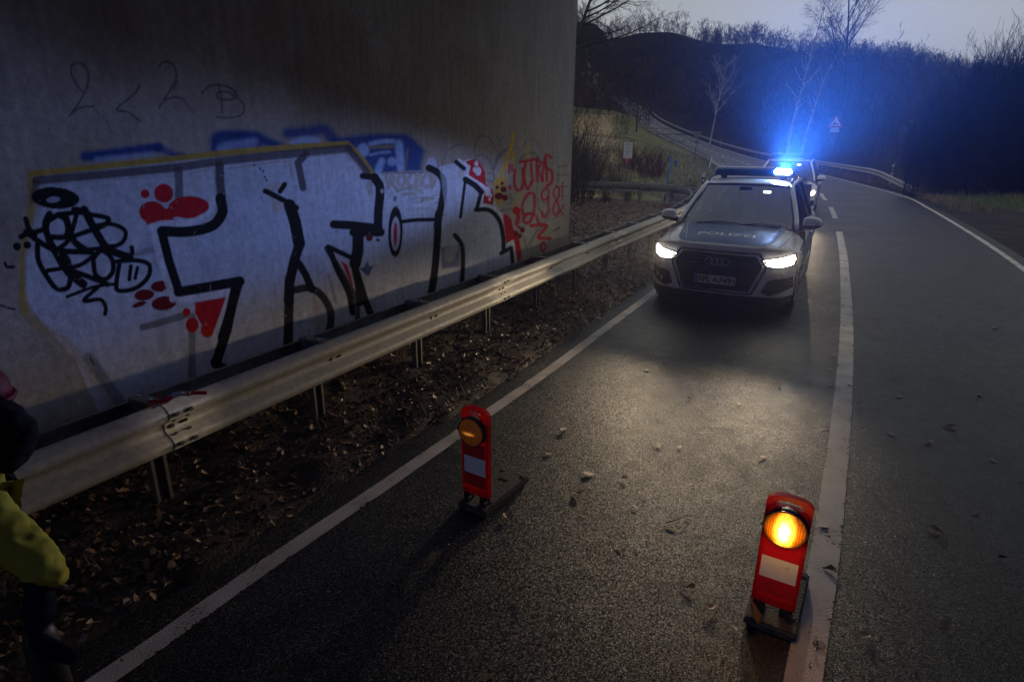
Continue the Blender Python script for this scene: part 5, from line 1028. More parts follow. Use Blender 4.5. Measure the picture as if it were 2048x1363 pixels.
def police_car():
    root = empty('police_car', (0, 0, 0)); b = body_front(root)
    for s_ in (1, -1): side(root, s_)
    # bonnet foil and shut lines
    e = lambda y: .56+.14*min(1, y/1.15)
    Pl_ = [(x, fy(x, .9)+.06) for x in np.linspace(-.54, .54, 13)]+[(e(y), y) for y in (.35, .6, .85, 1.12)]+[(x, 1.13) for x in np.linspace(.6, -.6, 7)]+[(-e(y), y) for y in (1.12, .85, .6, .35)]
    hd = patch('bonnet', Pl_, bonnet, M['carblue'], root, .005, .06)
    for s_ in (1, -1): trim('bonnet_stripe', [(s_*(.47), fy(.47, .9)+.07), (s_*.52, .45), (s_*.60, .85), (s_*.66, 1.12)], bonnet, .0045, M['foilwhite'], hd, .006)
    for s_ in (1, -1): trim('shut_line', [(s_*(.70), fy(.7, .9)+.06), (s_*.75, .45), (s_*.79, .85), (s_*.80, 1.14)], bonnet, .0035, M['slot'], b, .0015)
    tm = text_mesh('POLIZEI', .15, .74, 0, .004, .0005)
    for v in tm.vertices: x, y = v.co.x, v.co.y; v.co = Vector(bonnet(x, .50+y*1.15+.0, .008+v.co.z))
    link('lettering', tm, M['foilwhite'], hd)
    # grille
    G = [(-.46, .835), (.46, .835), (.555, .72), (.545, .66), (.42, .365), (-.42, .365), (-.545, .66), (-.555, .72)]
    gr = patch('grille', G, fas, M['slot'], root, .008, .05)
    for k_ in range(9):
        z = .40+.05*k_; hw = float(np.interp(z, [.365, .66, .72, .835], [.42, .545, .555, .46]))-.02
        trim('grille_slat', [(-hw, z), (hw, z)], fas, .006, M['dark'], gr, .018)
    trim('grille_frame', G, fas, .0085, M['chrome'], gr, .020, True)
    G2 = [(x*1.08, .60+(z-.60)*1.10) for x, z in G]; trim('grille_surround', G2, fas, .014, M['lampdark'], gr, .004, True)
    for k_ in range(4):
        cx_ = -.102+.068*k_; P = [fas(cx_+.047*math.cos(a_), .735+.047*math.sin(a_), .034+.003*(k_ % 2)) for a_ in np.linspace(0, 2*math.pi, 28, endpoint=False)]; tube_obj('emblem_ring', P, .0055, M['chrome'], gr, 6, True)
    bm_obj('badge', box_bm(.11, .006, .014, (-.30, fy(.3, .70)-.03-Y0, .70), .002), M['chrome'], gr)
    # number plate
    pl_ = bm_obj('number_plate', box_bm(.52, .008, .11, (0, 0, 0), .003), M['plate'], root, False, (0, -.035-Y0, .505))
    bm_obj('plate_frame', box_bm(.545, .006, .135, (0, .006, 0), .003), M['dark'], pl_)
    bm_obj('plate_strip', box_bm(.042, .002, .102, (-.236, -.0052, 0)), M['euroblue'], pl_)
    for txt, cx_, w_ in (('RPL', -.128, .150), ('4', .0, .05), ('7491', .150, .200)):
        t_ = text_mesh(txt, .108, w_, 0, .0035, .0006)
        H_ = [v.co.y for v in t_.vertices]; k_ = .078/(max(H_)-min(H_)); mid_ = (max(H_)+min(H_))/2
        for v in t_.vertices: v.co = Vector((v.co.x+cx_, -.0052-v.co.z, (v.co.y-mid_)*k_))
        link('plate_text', t_, M['black'], pl_)
    bm_obj('plate_seal', cyl_bm(.017, .002, (.041, -.0055, -.012), 16, 'Y'), M['galvd'], pl_)
    t_ = text_mesh('D', .03, .016, 0, 0, .0003)
    for v in t_.vertices: v.co = Vector((v.co.x-.236, -.0068-v.co.z, v.co.y-.028))
    link('plate_letter', t_, M['foilwhite'], pl_)
    # air intakes with pale lip, lower bumper
    I_ = [(.575, .385), (.64, .53), (.70, .555), (.905, .565), (.915, .43), (.66, .345)]
    for s_, pp in ((1, I_), (-1, mir(I_))):
        q = patch('air_intake', pp, fas, M['slot'], root, .004, .04); trim('intake_rim', pp, fas, .008, M['dark'], q, .004, True)
        for z in (.43, .48, .52): trim('intake_slat', [(s_*.62, z), (s_*.90, z)], fas, .004, M['dark'], q, .008)
    V_, F_ = [], []
    for x in xs:
        for z, o_ in ((.315, .006), (.29, .0), (.22, -.03), (.17, -.08), (.16, -.4)): V_.append((x*.99, fy(x, .4)-o_-Y0, z))
    for i in range(len(xs)-1):
        for k_ in range(4): a_ = i*5+k_; F_.append((a_, a_+5, a_+6, a_+1))
    mesh_obj('lower_bumper', V_, F_, M['dark'], root, True)
    # headlamps
    Hl = [(.535, .735), (.50, .790), (.62, .815), (.90, .865), (.925, .80), (.91, .715), (.76, .69), (.58, .70)]
    Hi = [(.57, .745), (.545, .785), (.63, .805), (.885, .85), (.905, .80), (.89, .73), (.75, .71), (.60, .72)]
    for s_ in (1, -1):
        q = patch('headlamp', Hl if s_ > 0 else mir(Hl), fas, M['lampdark'], root, .006, .04)
        patch('headlamp_lens', Hi if s_ > 0 else mir(Hi), fas, M['lamp'], q, .014, .03)
        trim('daytime_strip', [(s_*x, z) for x, z in ((.555, .782), (.64, .80), (.885, .845), (.905, .79))], fas, .008, M['drl'], q, .018)
        tube_obj('washer_cap', [fas(s_*.80, .62, .0), fas(s_*.83, .62, .0)], .006, M['carwhite'], b, 6)
    # greenhouse
    def wsx(t, u):   # windscreen point: t 0..1 bottom to top, u -1..1
        w_ = .80*(1-t)+.605*t; x = w_*u; y = 1.13+.80*t+.16*u*u*(1-.35*t); z = 1.075+(.52+.0)*t**.93-.02*u*u; return (x, y-Y0, z)
    V_, F_ = [], []
    for i in range(13):
        for j in range(21): V_.append(wsx(i/12, -1+j/10))
    for i in range(12):
        for j in range(20): a_ = i*21+j; F_.append((a_, a_+1, a_+22, a_+21))
    mesh_obj('windscreen', V_, F_, M['glass'], root, True)
    fr = tube_obj('windscreen_frame', [wsx(1, u) for u in np.linspace(-1, 1, 13)], .018, M['dark'], root, 6)
    # roof
    V_, F_ = [], []; ry = np.linspace(1.93, 4.35, 22); ru = np.linspace(-1, 1, 21)
    for y in ry:
        hz_ = float(np.interp(y, [1.93, 2.3, 2.9, 3.6, 4.35], [1.595, 1.635, 1.655, 1.635, 1.56])); hw = float(np.interp(y, [1.93, 2.6, 3.6, 4.35], [.615, .635, .62, .57]))
        for u in ru: V_.append((hw*u, y+(.16*.65*u*u if y < 1.95 else 0)-Y0, hz_-.045*abs(u)**3.2-.01*u*u))
    for i in range(len(ry)-1):
        for j in range(20): a_ = i*21+j; F_.append((a_, a_+1, a_+22, a_+21))
    rf = mesh_obj('roof', V_, F_, M['carwhite'], root, True); rf.modifiers.new('t', 'SOLIDIFY').thickness = -.02
    for s_ in (1, -1):
        ap = [(s_*.815, 1.10-Y0+.14, 1.05), (s_*.775, 1.42-Y0+.05, 1.20), (s_*.70, 1.75-Y0, 1.40), (s_*.625, 2.06-Y0, 1.575), (s_*.635, 2.5-Y0, 1.615), (s_*.64, 3.0-Y0, 1.625), (s_*.625, 3.7-Y0, 1.595), (s_*.60, 4.1-Y0, 1.54), (s_*.76, 4.33-Y0, 1.08)]
        tube_obj('pillar', [tuple(p) for p in spline(ap, 30)], .036, M['carwhite'], root, 8)
        tube_obj('pillar_seal', [(p[0]*.965, p[1]-.03, p[2]-.012) for p in ap[:4]], .014, M['dark'], root, 6)
        tube_obj('roof_rail', [(s_*.60, 2.1-Y0, 1.63), (s_*.60, 2.3-Y0, 1.675), (s_*.60, 3.0-Y0, 1.69), (s_*.59, 3.8-Y0, 1.655), (s_*.58, 4.0-Y0, 1.61)], .015, M['dark'], root, 6)
        lo_ = [(.83, 1.36, 1.05), (.872, 1.7, 1.045), (.885, 2.4, 1.05), (.885, 3.1, 1.06), (.87, 3.7, 1.08), (.82, 4.2, 1.10)]; up_ = [(.80, 1.38, 1.09), (.725, 1.72, 1.36), (.655, 2.4, 1.585), (.66, 3.1, 1.595), (.645, 3.7, 1.56), (.63, 4.1, 1.50)]
        V_ = [(s_*x, y-Y0, z) for x, y, z in lo_]+[(s_*x, y-Y0, z) for x, y, z in up_]; mesh_obj('side_window', V_, [(i, i+1, i+7, i+6) for i in range(5)], M['sideglass'], root, True)
        tube_obj('window_trim', [(s_*(x+.008), y-Y0, z-.002) for x, y, z in lo_], .009, M['chrome'], root, 6)
        for y in (2.42, 3.28): tube_obj('door_pillar', [(s_*.888, y-Y0, 1.04), (s_*.775, y-Y0+.02, 1.33), (s_*.665, y-Y0+.04, 1.585)], .028, M['dark'], root, 6)
        for y in (1.32, 2.40, 3.35): tube_obj('door_gap', [(s_*.948, y-Y0, .34), (s_*.953, y-Y0, .6), (s_*.945, y-Y0, .9), (s_*.905, y-Y0, 1.02)], .004, M['slot'], root, 5)
        for y in (2.15, 3.1):
            hn_ = tube_obj('door_handle', [(s_*.955, y-Y0-.09, .93), (s_*.985, y-Y0-.05, .935), (s_*.985, y-Y0+.05, .935), (s_*.955, y-Y0+.09, .93)], .014, M['carwhite'], root, 6)
        tube_obj('sill_trim', [(s_*.925, .45+.9-Y0, .29), (s_*.935, 2.3-Y0, .27), (s_*.925, 3.25-Y0, .29)], .035, M['dark'], root, 6)
        bm_obj('fuel_cap', cyl_bm(.03, .006, (s_*.95, 1.2-Y0, .84), 14, 'X'), M['chrome'], root) if s_ > 0 else None
        # mirror
        bm = bmesh.new(); bmesh.ops.create_uvsphere(bm, u_segments=20, v_segments=12, radius=1)
        for v in bm.verts:
            x, y, z = v.co; k_ = lambda q, e_: math.copysign(abs(q)**e_, q); v.co = Vector((k_(x, .7)*.125, k_(y, .8)*.075+.03*x*s_, k_(z, .75)*.082*(1-.16*x*s_)))
        mr_ = bm_obj('mirror', bm, M['carwhite'], root, True, (s_*1.0, 1.34-Y0, 1.15)); mr_.data.materials.append(M['dark'])
        for p in mr_.data.polygons:
            if p.center.z < -.03: p.material_index = 1
        tube_obj('mirror_arm', [(s_*-.16, .03, -.10), (s_*-.10, .02, -.06), (s_*-.02, .01, -.05)], [.035, .04, .05], M['dark'], mr_, 8)
    # cowl and wipers
    V_, F_ = [], []
    for u in np.linspace(-.78, .78, 15): V_ += [(u, 1.10+.05*abs(u)**2-Y0, hood(u, 1.12)-.002), (u, 1.15+.17*abs(u)**2-Y0, 1.062)]
    mesh_obj('cowl', V_, [(2*i, 2*i+2, 2*i+3, 2*i+1) for i in range(14)], M['dark'], root)
    for x0, x1, h0 in ((-.55, .05, .02), (.02, .62, .02)): tube_obj('wiper', [wsx(.005, x0/.8), tuple(Vector(wsx(.045, (x0+x1)/1.6))+Vector((0, -.02, .01))), tuple(Vector(wsx(.03, x1/.8))+Vector((0, -.02, .01)))], .008, M['dark'], root, 6)
    # rear closure
    V_ = []; ys_ = [4.35, 4.5, 4.62, 4.66, 4.6]; 
    for x in np.linspace(-.8, .8, 9): V_ += [(x, 4.12-Y0, 1.5), (x, 4.42-Y0, 1.1), (x, 4.58-.12*abs(x)-Y0, .95), (x, 4.62-.12*abs(x)-Y0, .55), (x, 4.55-Y0, .30)]
    mesh_obj('tailgate', V_, [(i*5+k_, i*5+5+k_, i*5+6+k_, i*5+1+k_) for i in range(8) for k_ in range(4)], M['carwhite'], root, True)
    bm_obj('underbody', box_bm(1.66, 3.9, .12, (0, 2.45-Y0, .27), .02), M['dark'], root)
    # interior
    bm_obj('dashboard', box_bm(1.44, .34, .16, (0, 1.62-Y0, 1.0), .05), M['seat'], root)
    for x in (-.36, .36):
        st2 = bm_obj('seat', box_bm(.5, .16, .62, (x, 2.62-Y0, .98), .06, rot=Matrix.Rotation(R(-10), 4, 'X')), M['seat'], root); bm_obj('headrest', box_bm(.26, .1, .17, (x, 2.70-Y0, 1.37), .045), M['seat'], st2)
    P = [(.36+.18*math.cos(a_), 1.88-Y0+.06*math.sin(a_), 1.02+.17*math.sin(a_)) for a_ in np.linspace(0, 2*math.pi, 24, endpoint=False)]; tube_obj('steering_wheel', P, .014, M['dark'], root, 6, True)
    bm_obj('rear_view_mirror', box_bm(.24, .03, .07, (0, 1.93-Y0, 1.47), .015), M['dark'], root)
    bm_obj('glowing_block', box_bm(.11, .03, .035, (.30, 1.92-Y0, 1.50), .01), M['drl'], root)  # small emitting block behind the top of the windscreen
    bm_obj('sensor_housing', box_bm(.20, .12, .05, (0, 1.88-Y0, 1.545), .02), M['dark'], root)
    # wheels
    for x, y in ((-.83, .90), (.83, .90), (-.83, 3.72), (.83, 3.72)):
        s_ = 1 if x > 0 else -1; w_ = empty('wheel', (x, y-Y0, .352)); w_.parent = root
        bm = bmesh.new(); pr = [(.22, -.115), (.31, -.12), (.338, -.112), (.352, -.09), (.354, 0), (.352, .09), (.338, .112), (.31, .12), (.22, .115)]; N_ = 36; rg_ = []
        for k_ in range(N_): a_ = 2*math.pi*k_/N_; rg_.append([bm.verts.new((h_, r_*math.cos(a_), r_*math.sin(a_))) for r_, h_ in pr])
        for k_ in range(N_):
            for j in range(len(pr)-1): bm.faces.new((rg_[k_][j], rg_[(k_+1) % N_][j], rg_[(k_+1) % N_][j+1], rg_[k_][j+1]))
        bm_obj('tyre', bm, M['tyre'], w_, True)
        bm = cyl_bm(.225, .17, (0, 0, 0), 32, 'X')
        bm_obj('rim', bm, M['dark'], w_, True)
        sp = None
        for k_ in range(10): a_ = 2*math.pi*k_/10; sp = box_bm(.02, .035, .2, (s_*.095, -math.sin(a_)*.12, math.cos(a_)*.12), .005, bm=sp, rot=Matrix.Rotation(a_, 4, 'X'))
        cyl_bm(.05, .03, (s_*.1, 0, 0), 16, 'X', bm=sp); bm_obj('spokes', sp, M['rim'], w_)
        tube_obj('rim_edge', [(s_*.105, .222*math.cos(a_), .222*math.sin(a_)) for a_ in np.linspace(0, 2*math.pi, 32, endpoint=False)], .01, M['rim'], w_, 6, True)
        bm_obj('wheel_arch_liner', cyl_bm(.42, .26, (s_*-.06, 0, .02), 28, 'X'), M['slot'], w_) if False else None
    # light bar
    lb = bm_obj('light_bar', box_bm(1.16, .30, .04, (0, 0, 0), .015), M['dark'], root, False, (0, 2.55-Y0, 1.715))
    bm = bmesh.new(); pr = [(-.155, .0), (-.15, .045), (-.11, .085), (0, .10), (.11, .085), (.15, .045), (.155, 0)]; xs2 = [-.60, -.585, -.54, -.3, 0, .3, .54, .585, .60]; sc_ = [.55, .8, 1, 1, 1, 1, 1, .8, .55]; rows = []
    for x, s2 in zip(xs2, sc_): rows.append([bm.verts.new((x, a_*s2, .02+z*s2)) for a_, z in pr])
    for a_, b_ in zip(rows, rows[1:]):
        for j in range(len(pr)-1): bm.faces.new((a_[j], b_[j], b_[j+1], a_[j+1]))
    bm.faces.new(rows[0]); bm.faces.new(rows[-1][::-1])
    bm_obj('blue_cover', bm, M['bluelens'], lb, True)
    for x in (-.45, .45): bm_obj('bar_foot', box_bm(.08, .16, .05, (x, 0, -.04), .01), M['dark'], lb)
    bm_obj('flash_module', box_bm(.25, .075, .085, (.44, -.145, .062), .022), M['bluelit'], lb)
    bm_obj('flash_module', box_bm(.17, .03, .05, (-.44, -.142, .05), .012), M['bluelens'], lb)
    return root
c1 = police_car()
c2 = copy_tree(c1)
def place(c, x, y, yaw, label):
    # x,y: ground point below the middle of the front bumper; yaw: heading of the y axis, clockwise from +Y
    c.location = (x+math.sin(yaw)*Y0, y+math.cos(yaw)*Y0, 0); c.rotation_euler = (0, 0, -yaw); tag(c, label, 'police car', 'police cars stopped one behind the other')
place(c1, 2.66, 7.89, R(27.8), 'front police car with blue bonnet, lit headlamps and flashing blue roof bar')
place(c2, 7.80, 18.35, R(27), 'second police car, mostly hidden behind the front one, one headlamp showing')
for ch in list(c2.children_recursive):
    if ch.name.split('.')[0] in ('plate_text', 'plate_seal', 'plate_letter', 'badge', 'emblem_ring'): bpy.data.objects.remove(ch)
    elif ch.name.startswith('flash_module') and ch.data.materials[0].name == 'blue_flash_lit': ch.data = ch.data.copy(); ch.data.materials[0] = M['bluelens']
def spot(name, car, x, y, z, aim, W_, col, ang, blend, rad=.04, flat=1.):
    l = bpy.data.lights.new(name, 'SPOT'); l.energy = W_; l.color = col; l.spot_size = ang; l.spot_blend = blend; l.shadow_soft_size = rad
    o = bpy.data.objects.new(name, l); COL.objects.link(o); o.parent = car; o.location = (x, y, z); o.rotation_euler = Vector(aim).to_track_quat('-Z', 'Y').to_euler(); o.scale = (1, flat, 1); return o
WARM = (1, .76, .48)
for c, k_ in ((c1, 1.), (c2, .5)):
    for s_ in (1, -1):
        spot('headlamp_beam', c, s_*.78, fy(.78, .78)-Y0-.05, .78, (-.14, -1, -.125), SPOT_W*k_, WARM, R(92), 1.0, .03, .26)
        spot('headlamp_glare', c, s_*.76, fy(.76, .78)-Y0-.05, .79, (.16, -1, .22), 2800*k_, WARM, R(26), 1.0, .03)  # added spot angled up to give each headlamp a halo
bl = spot('blue_flash_beam', c1, .44, 2.33-Y0, 1.775, (0, -1, .0), BLUE_W, (.27, .40, 1), R(96), .8, .03, .14)
spot('blue_halo_beam', c1, .44, 2.31-Y0, 1.775, (.15, -1, .17), GLARE_W*.08, (.004, .10, 1), R(36), 1., .03, .9)  # extra spots at the flash, added so the haze shows a blue halo
spot('blue_halo_beam', c1, .44, 2.31-Y0, 1.775, (.12, -1, .155), GLARE_W*1.15, (.035, .19, 1), R(14), 1., .03, 1)
# ------------------------------------------------------------------ warning beacons
def beacon(label, c, yaw, lit, tilt=0, H=.60, Wd=.2):
    root = empty('warning_beacon', (c[0], c[1], .003), yaw, label, 'warning beacon', 'red and white warning beacons on the road')
    z0 = .10; top = z0+H; hw = Wd/2; r = .075
    # frame outline with rounded shoulders and a grip slot
    def outline(w, zb, zt, rr, n=8):
        P = [(-w, zb), (w, zb)]
        for k_ in range(n+1): a_ = k_/n*math.pi/2; P.append((w-rr+rr*math.cos(a_), zt-rr*.62+rr*.62*math.sin(a_)))
        for k_ in range(n+1): a_ = math.pi/2+k_/n*math.pi/2; P.append((-w+rr+rr*math.cos(a_), zt-rr*.62+rr*.62*math.sin(a_)))
        return P
    out_ = outline(hw, z0, top, r)
    slot = []
    for k_ in range(20): a_ = 2*math.pi*k_/20; slot.append((.062*(abs(math.cos(a_))**.7)*(1 if math.cos(a_) > 0 else -1), top-.038+.016*(abs(math.sin(a_))**.8)*(1 if math.sin(a_) > 0 else -1)-.010*abs(math.cos(a_))))
    n = len(out_); pts = [Vector(p) for p in out_+slot]; ed = [(i, (i+1) % n) for i in range(n)]+[(n+i, n+(i+1) % len(slot)) for i in range(len(slot))]
    vo, _, fo, *_ = delaunay_2d_cdt(pts, ed, [], 0, 1e-6)
    def ins(p, P):
        c_ = False
        for a_, b_ in zip(P, P[1:]+P[:1]):
            if (a_[1] > p[1]) != (b_[1] > p[1]) and p[0] < (b_[0]-a_[0])*(p[1]-a_[1])/(b_[1]-a_[1])+a_[0]: c_ = not c_
        return c_
    bm = bmesh.new(); bv = [bm.verts.new((p.x, 0, p.y)) for p in vo]
    fs = []
    for f in fo:
        c_ = sum((vo[i] for i in f), Vector((0, 0)))/len(f)
        if ins(c_, out_) and not ins(c_, slot): fs.append(bm.faces.new([bv[i] for i in f]))
    rr = bmesh.ops.extrude_face_region(bm, geom=fs); bmesh.ops.translate(bm, vec=(0, .034, 0), verts=[g for g in rr['geom'] if isinstance(g, bmesh.types.BMVert)])
    parts = []
    panel = bm_obj('panel', bm, M['red'], root)
    # raised rim left and right and a bottom lip
    for sx in (-1, 1): o = bm_obj('rim', box_bm(.016, .044, H-.085, (sx*(hw-.008), .016, z0+(H-.085)/2), .004), M['red'], panel)
    bm_obj('lip', box_bm(Wd-.034, .008, .05, (0, -.006, z0+.027), .003), M['red'], panel)
    w2 = hw-.019; zt = top-.235; zb = z0+.056
    def sheet(name, za, zb_, m, sl=0.0, d=-.0035):
        return mesh_obj(name, [(-w2, d, za[0]), (w2, d, za[1]), (w2, d, zb_[1]), (-w2, d, zb_[0])], [(0, 1, 2, 3)], m, panel)
    hgt = zt-zb; k1 = zb+hgt*.30; k2 = zb+hgt*.68
    sheet('foil', (zb, zb), (k1, k1), M['redfoil']); sheet('foil', (k1, k1), (k2, k2), M['whitefoil'])['label'] = 'white stripe'; sheet('foil', (k2, k2), (zt, zt), M['redfoil'])
    # lamp: housing ring, lens, hooks
    lz = top-.148; lr = .094
    lamp = bm_obj('lamp', cyl_bm(lr, .05, (0, -.012, lz), 40, 'Y', bev=.004), M['dark'], root, True)
    bm = bmesh.new(); bmesh.ops.create_uvsphere(bm, u_segments=40, v_segments=20, radius=lr-.007); bmesh.ops.scale(bm, vec=(1, .34, 1), verts=bm.verts); bmesh.ops.delete(bm, geom=[v for v in bm.verts if v.co.y > .004], context='VERTS')
    lens = bm_obj('lens', bm, M['amber_lit'] if lit else M['amber_sheen'], None, True, (0, -.038, lz)); lens.parent = lamp
    P = [(math.cos(a_)*(lr-.003), -.038, lz+math.sin(a_)*(lr-.003)) for a_ in np.linspace(0, 2*math.pi, 48, endpoint=False)]
    tube_obj('lamp_rim', P, .0045, M['dark'] if not lit else M['glow_tinted_rim'], lamp, 6, True)
    for sx in (-1, 1): bm_obj('catch', box_bm(.014, .016, .02, (sx*(lr+.001), -.036, lz), .003), M['dark'], lamp)
    # clips and rubber foot plate
    for sx in (-1, 1):
        b_ = box_bm(.058, .05, .075, (sx*.062, .018, .075), .008); cyl_bm(.017, .03, (sx*.062+.02, -.014, .07), 14, 'Y', bm=b_); bm_obj('clip', b_, M['dark'], root)
    return root
M['glow_tinted_rim'] = mat('glow_tinted_rim', (.08, .03, .005), .3)  # rim of the lit lamp, coloured as if catching its amber glow
def foot(root, x0, x1, y0, y1, marks=True):
    b_ = box_bm(x1-x0, y1-y0, .05, ((x0+x1)/2, (y0+y1)/2, .025), .010); 
    p = bm_obj('foot_plate', b_, M['rubber'], root)
    if marks:
        for x, y in [(x0+.03, y1-.05), (x1-.03, y1-.05), (x1-.03, y0+.1), (x0+.03, y0+.1)]: bm_obj('recess', box_bm(.03, .014, .003, (x, y, .0515), .001), M['slot'], p)
        bm_obj('cross_slot', box_bm(.07, .02, .003, (0, y1-.14, .0515), .001), M['slot'], p)
b1 = beacon('warning beacon with unlit amber lamp standing by the left edge line', (-.225, 3.375), R(-33), False)
foot(b1, -.10, .12, -.06, .46)
b2 = beacon('warning beacon with bright lit amber lamp beside the centre line', (1.278, 2.425), R(-31), True)
foot(b2, -.11, .13, -.09, .42)
pl = bpy.data.lights.new('amber_lamp', 'POINT'); pl.energy = 1.2; pl.color = (1, .5, .1); pl.shadow_soft_size = .05; po = bpy.data.objects.new('amber_lamp_light', pl); COL.objects.link(po); po.parent = b2; po.location = (0, -.14, .55)
# ------------------------------------------------------------------ signs, delineators, posts
def delineator(px, D, label, group, h=1.0, dark_side=True, tilt=0, xy=None):
    p = ground_xy(*xy) if xy else gnd(px, D); p.z += .1; root = empty('delineator_post', tuple(p), math.atan2(-p.x, p.y) if not tilt else tilt, label, 'delineator post', group)
    def seg_(name, z0, z1, m, dx=0):
        bm = bmesh.new(); pr = [(-.06, -.03), (-.045, -.05), (.045, -.05), (.06, -.03), (.0, .05)]; r0 = [bm.verts.new((x, y, z0)) for x, y in pr]; r1 = [bm.verts.new((x, y, z1+(.0 if z1 < h else (.03*(x/.06))))) for x, y in pr]
        for j in range(5): bm.faces.new((r0[j], r0[(j+1) % 5], r1[(j+1) % 5], r1[j]))
        bm.faces.new(r0); bm.faces.new(r1[::-1]); return bm_obj(name, bm, m, root)
    seg_('post', -.1, h-.42, M['white_plastic']); seg_('black_band', h-.42, h-.17, M['black']); seg_('cap', h-.17, h, M['white_plastic'])
    bm_obj('reflector', box_bm(.045, .006, .1, (0, -.053, h-.29), .004), M['whitefoil'], root)
    return root
delineator(0, 0, 'white delineator post with black band just left of the police car roof', 'delineator posts along the road', xy=onz(1398, 392, .0)[:2])
gp = 'delineator posts along the road'
for px, D, lb_ in [(1440, 66, 'delineator post behind the near end of the far grass-side guardrail'), (1333, 128, 'farther delineator post on the grass side of the bend'), (1779, 31, 'delineator post above the lowered near end of the outer guardrail'), (1552, 72, 'delineator post above the outer guardrail beside the blue flash'), (1436, 112, 'delineator post above the outer guardrail left of the blue flash'), (1349, 150, 'distant delineator post above the outer guardrail, beyond the birch')]:
    left_ = px in (1440, 1333); o_ = (-3.45 if left_ else 4.55)
    Sg = np.linspace(s_of_y(26), CS[-1]*.8, 900); cg = np.stack([np.interp(Sg, CS, CLN[:, k_]) for k_ in range(3)], 1); ng = np.stack([np.interp(Sg, CS, NRM[:, k_]) for k_ in range(2)], 1); gxp, _ = project(cg[:, 0]+ng[:, 0]*o_, cg[:, 1]+ng[:, 1]*o_, cg[:, 2]+.7); s_ = Sg[np.abs(gxp-px).argmin()]
    c, nn = at_s(s_); xy = (c[0]+nn[0]*o_, c[1]+nn[1]*o_)
    q = delineator(0, 0, lb_, gp, 1.08, xy=xy); q.location.z = c[2]
# deer warning sign
def deer():
    p = gnd(1655, 46); root = empty('deer_warning_sign', tuple(p), math.atan2(-p.x, p.y)-.25, 'triangular deer warning sign with a distance plate, beyond the outer guardrail', 'road sign')
    tube_obj('post', [(.10, .03, 0), (.02, .03, 3.9)], .038, M['signback'], root, 8)
    tri = lambda s_, d: [(-s_/2, d, -s_*.289), (s_/2, d, -s_*.289), (0, d, s_*.577)]
    def trip(name, s_, d, m): bm = bmesh.new(); f = bm.faces.new([bm.verts.new(v) for v in tri(s_, d)]); r_ = bmesh.ops.extrude_face_region(bm, geom=[f]); bmesh.ops.translate(bm, vec=(0, .006, 0), verts=[g for g in r_['geom'] if isinstance(g, bmesh.types.BMVert)]); return bm_obj(name, bm, m, root, False, (0, 0, 3.62))
    trip('red_triangle', 1.0, 0, M['signred']); trip('white_field', .74, -.008, M['signwhite'])
    D_ = [(-.19, -.02), (-.15, .03), (-.10, .03), (-.09, .06), (-.14, .13), (-.11, .13), (-.06, .08), (.0, .03), (.10, .02), (.14, .05), (.13, .0), (.20, -.06), (.22, -.10), (.13, -.06), (.06, -.04), (-.02, -.04), (-.10, -.10), (-.16, -.10), (-.09, -.04), (-.13, .0)]
    V_ = [(x, -.012, z+3.56) for x, z in D_]; bm = bmesh.new(); f = bm.faces.new([bm.verts.new(v) for v in V_]); bmesh.ops.triangulate(bm, faces=[f]); bm_obj('deer_symbol', bm, M['black'], root)
    pl2 = bm_obj('distance_plate', box_bm(.60, .006, .30, (0, 0, 3.12), .002), M['signwhite'], root)
    t_ = text_mesh('2,3 km', .17, .33, 0, .004, .001)
    for v in t_.vertices: v.co = Vector((v.co.x, -.006-v.co.z, v.co.y+3.12))
    link('plate_lettering', t_, M['black'], pl2)
    for x in (-.235, .235):
        bm_obj('arrow', box_bm(.022, .003, .17, (x, -.006, 3.10)), M['black'], pl2); bm = bmesh.new(); bm.faces.new([bm.verts.new(v) for v in ((x-.045, -.0075, 3.16), (x+.045, -.0075, 3.16), (x, -.0075, 3.235))]); bm_obj('arrow_head', bm, M['black'], pl2)
deer()
# yield sign seen from behind
p = gnd(1385, 60); ys = empty('yield_sign', tuple(p), math.atan2(-p.x, p.y)+.15, 'grey back of a triangular yield sign on a thin post at the far bend', 'road sign')
tube_obj('post', [(0, .04, 0), (0, .04, 3.0)], .035, M['signback'], ys, 8)
bm = bmesh.new(); f = bm.faces.new([bm.verts.new(v) for v in ((-.48, 0, 3.1), (.48, 0, 3.1), (0, 0, 2.28))]); r_ = bmesh.ops.extrude_face_region(bm, geom=[f]); bmesh.ops.translate(bm, vec=(0, .02, 0), verts=[g for g in r_['geom'] if isinstance(g, bmesh.types.BMVert)]); bm_obj('triangle_plate', bm, M['signback'], ys)
bm_obj('lower_plate', box_bm(.42, .02, .18, (0, 0, 2.08)), M['signback'], ys)
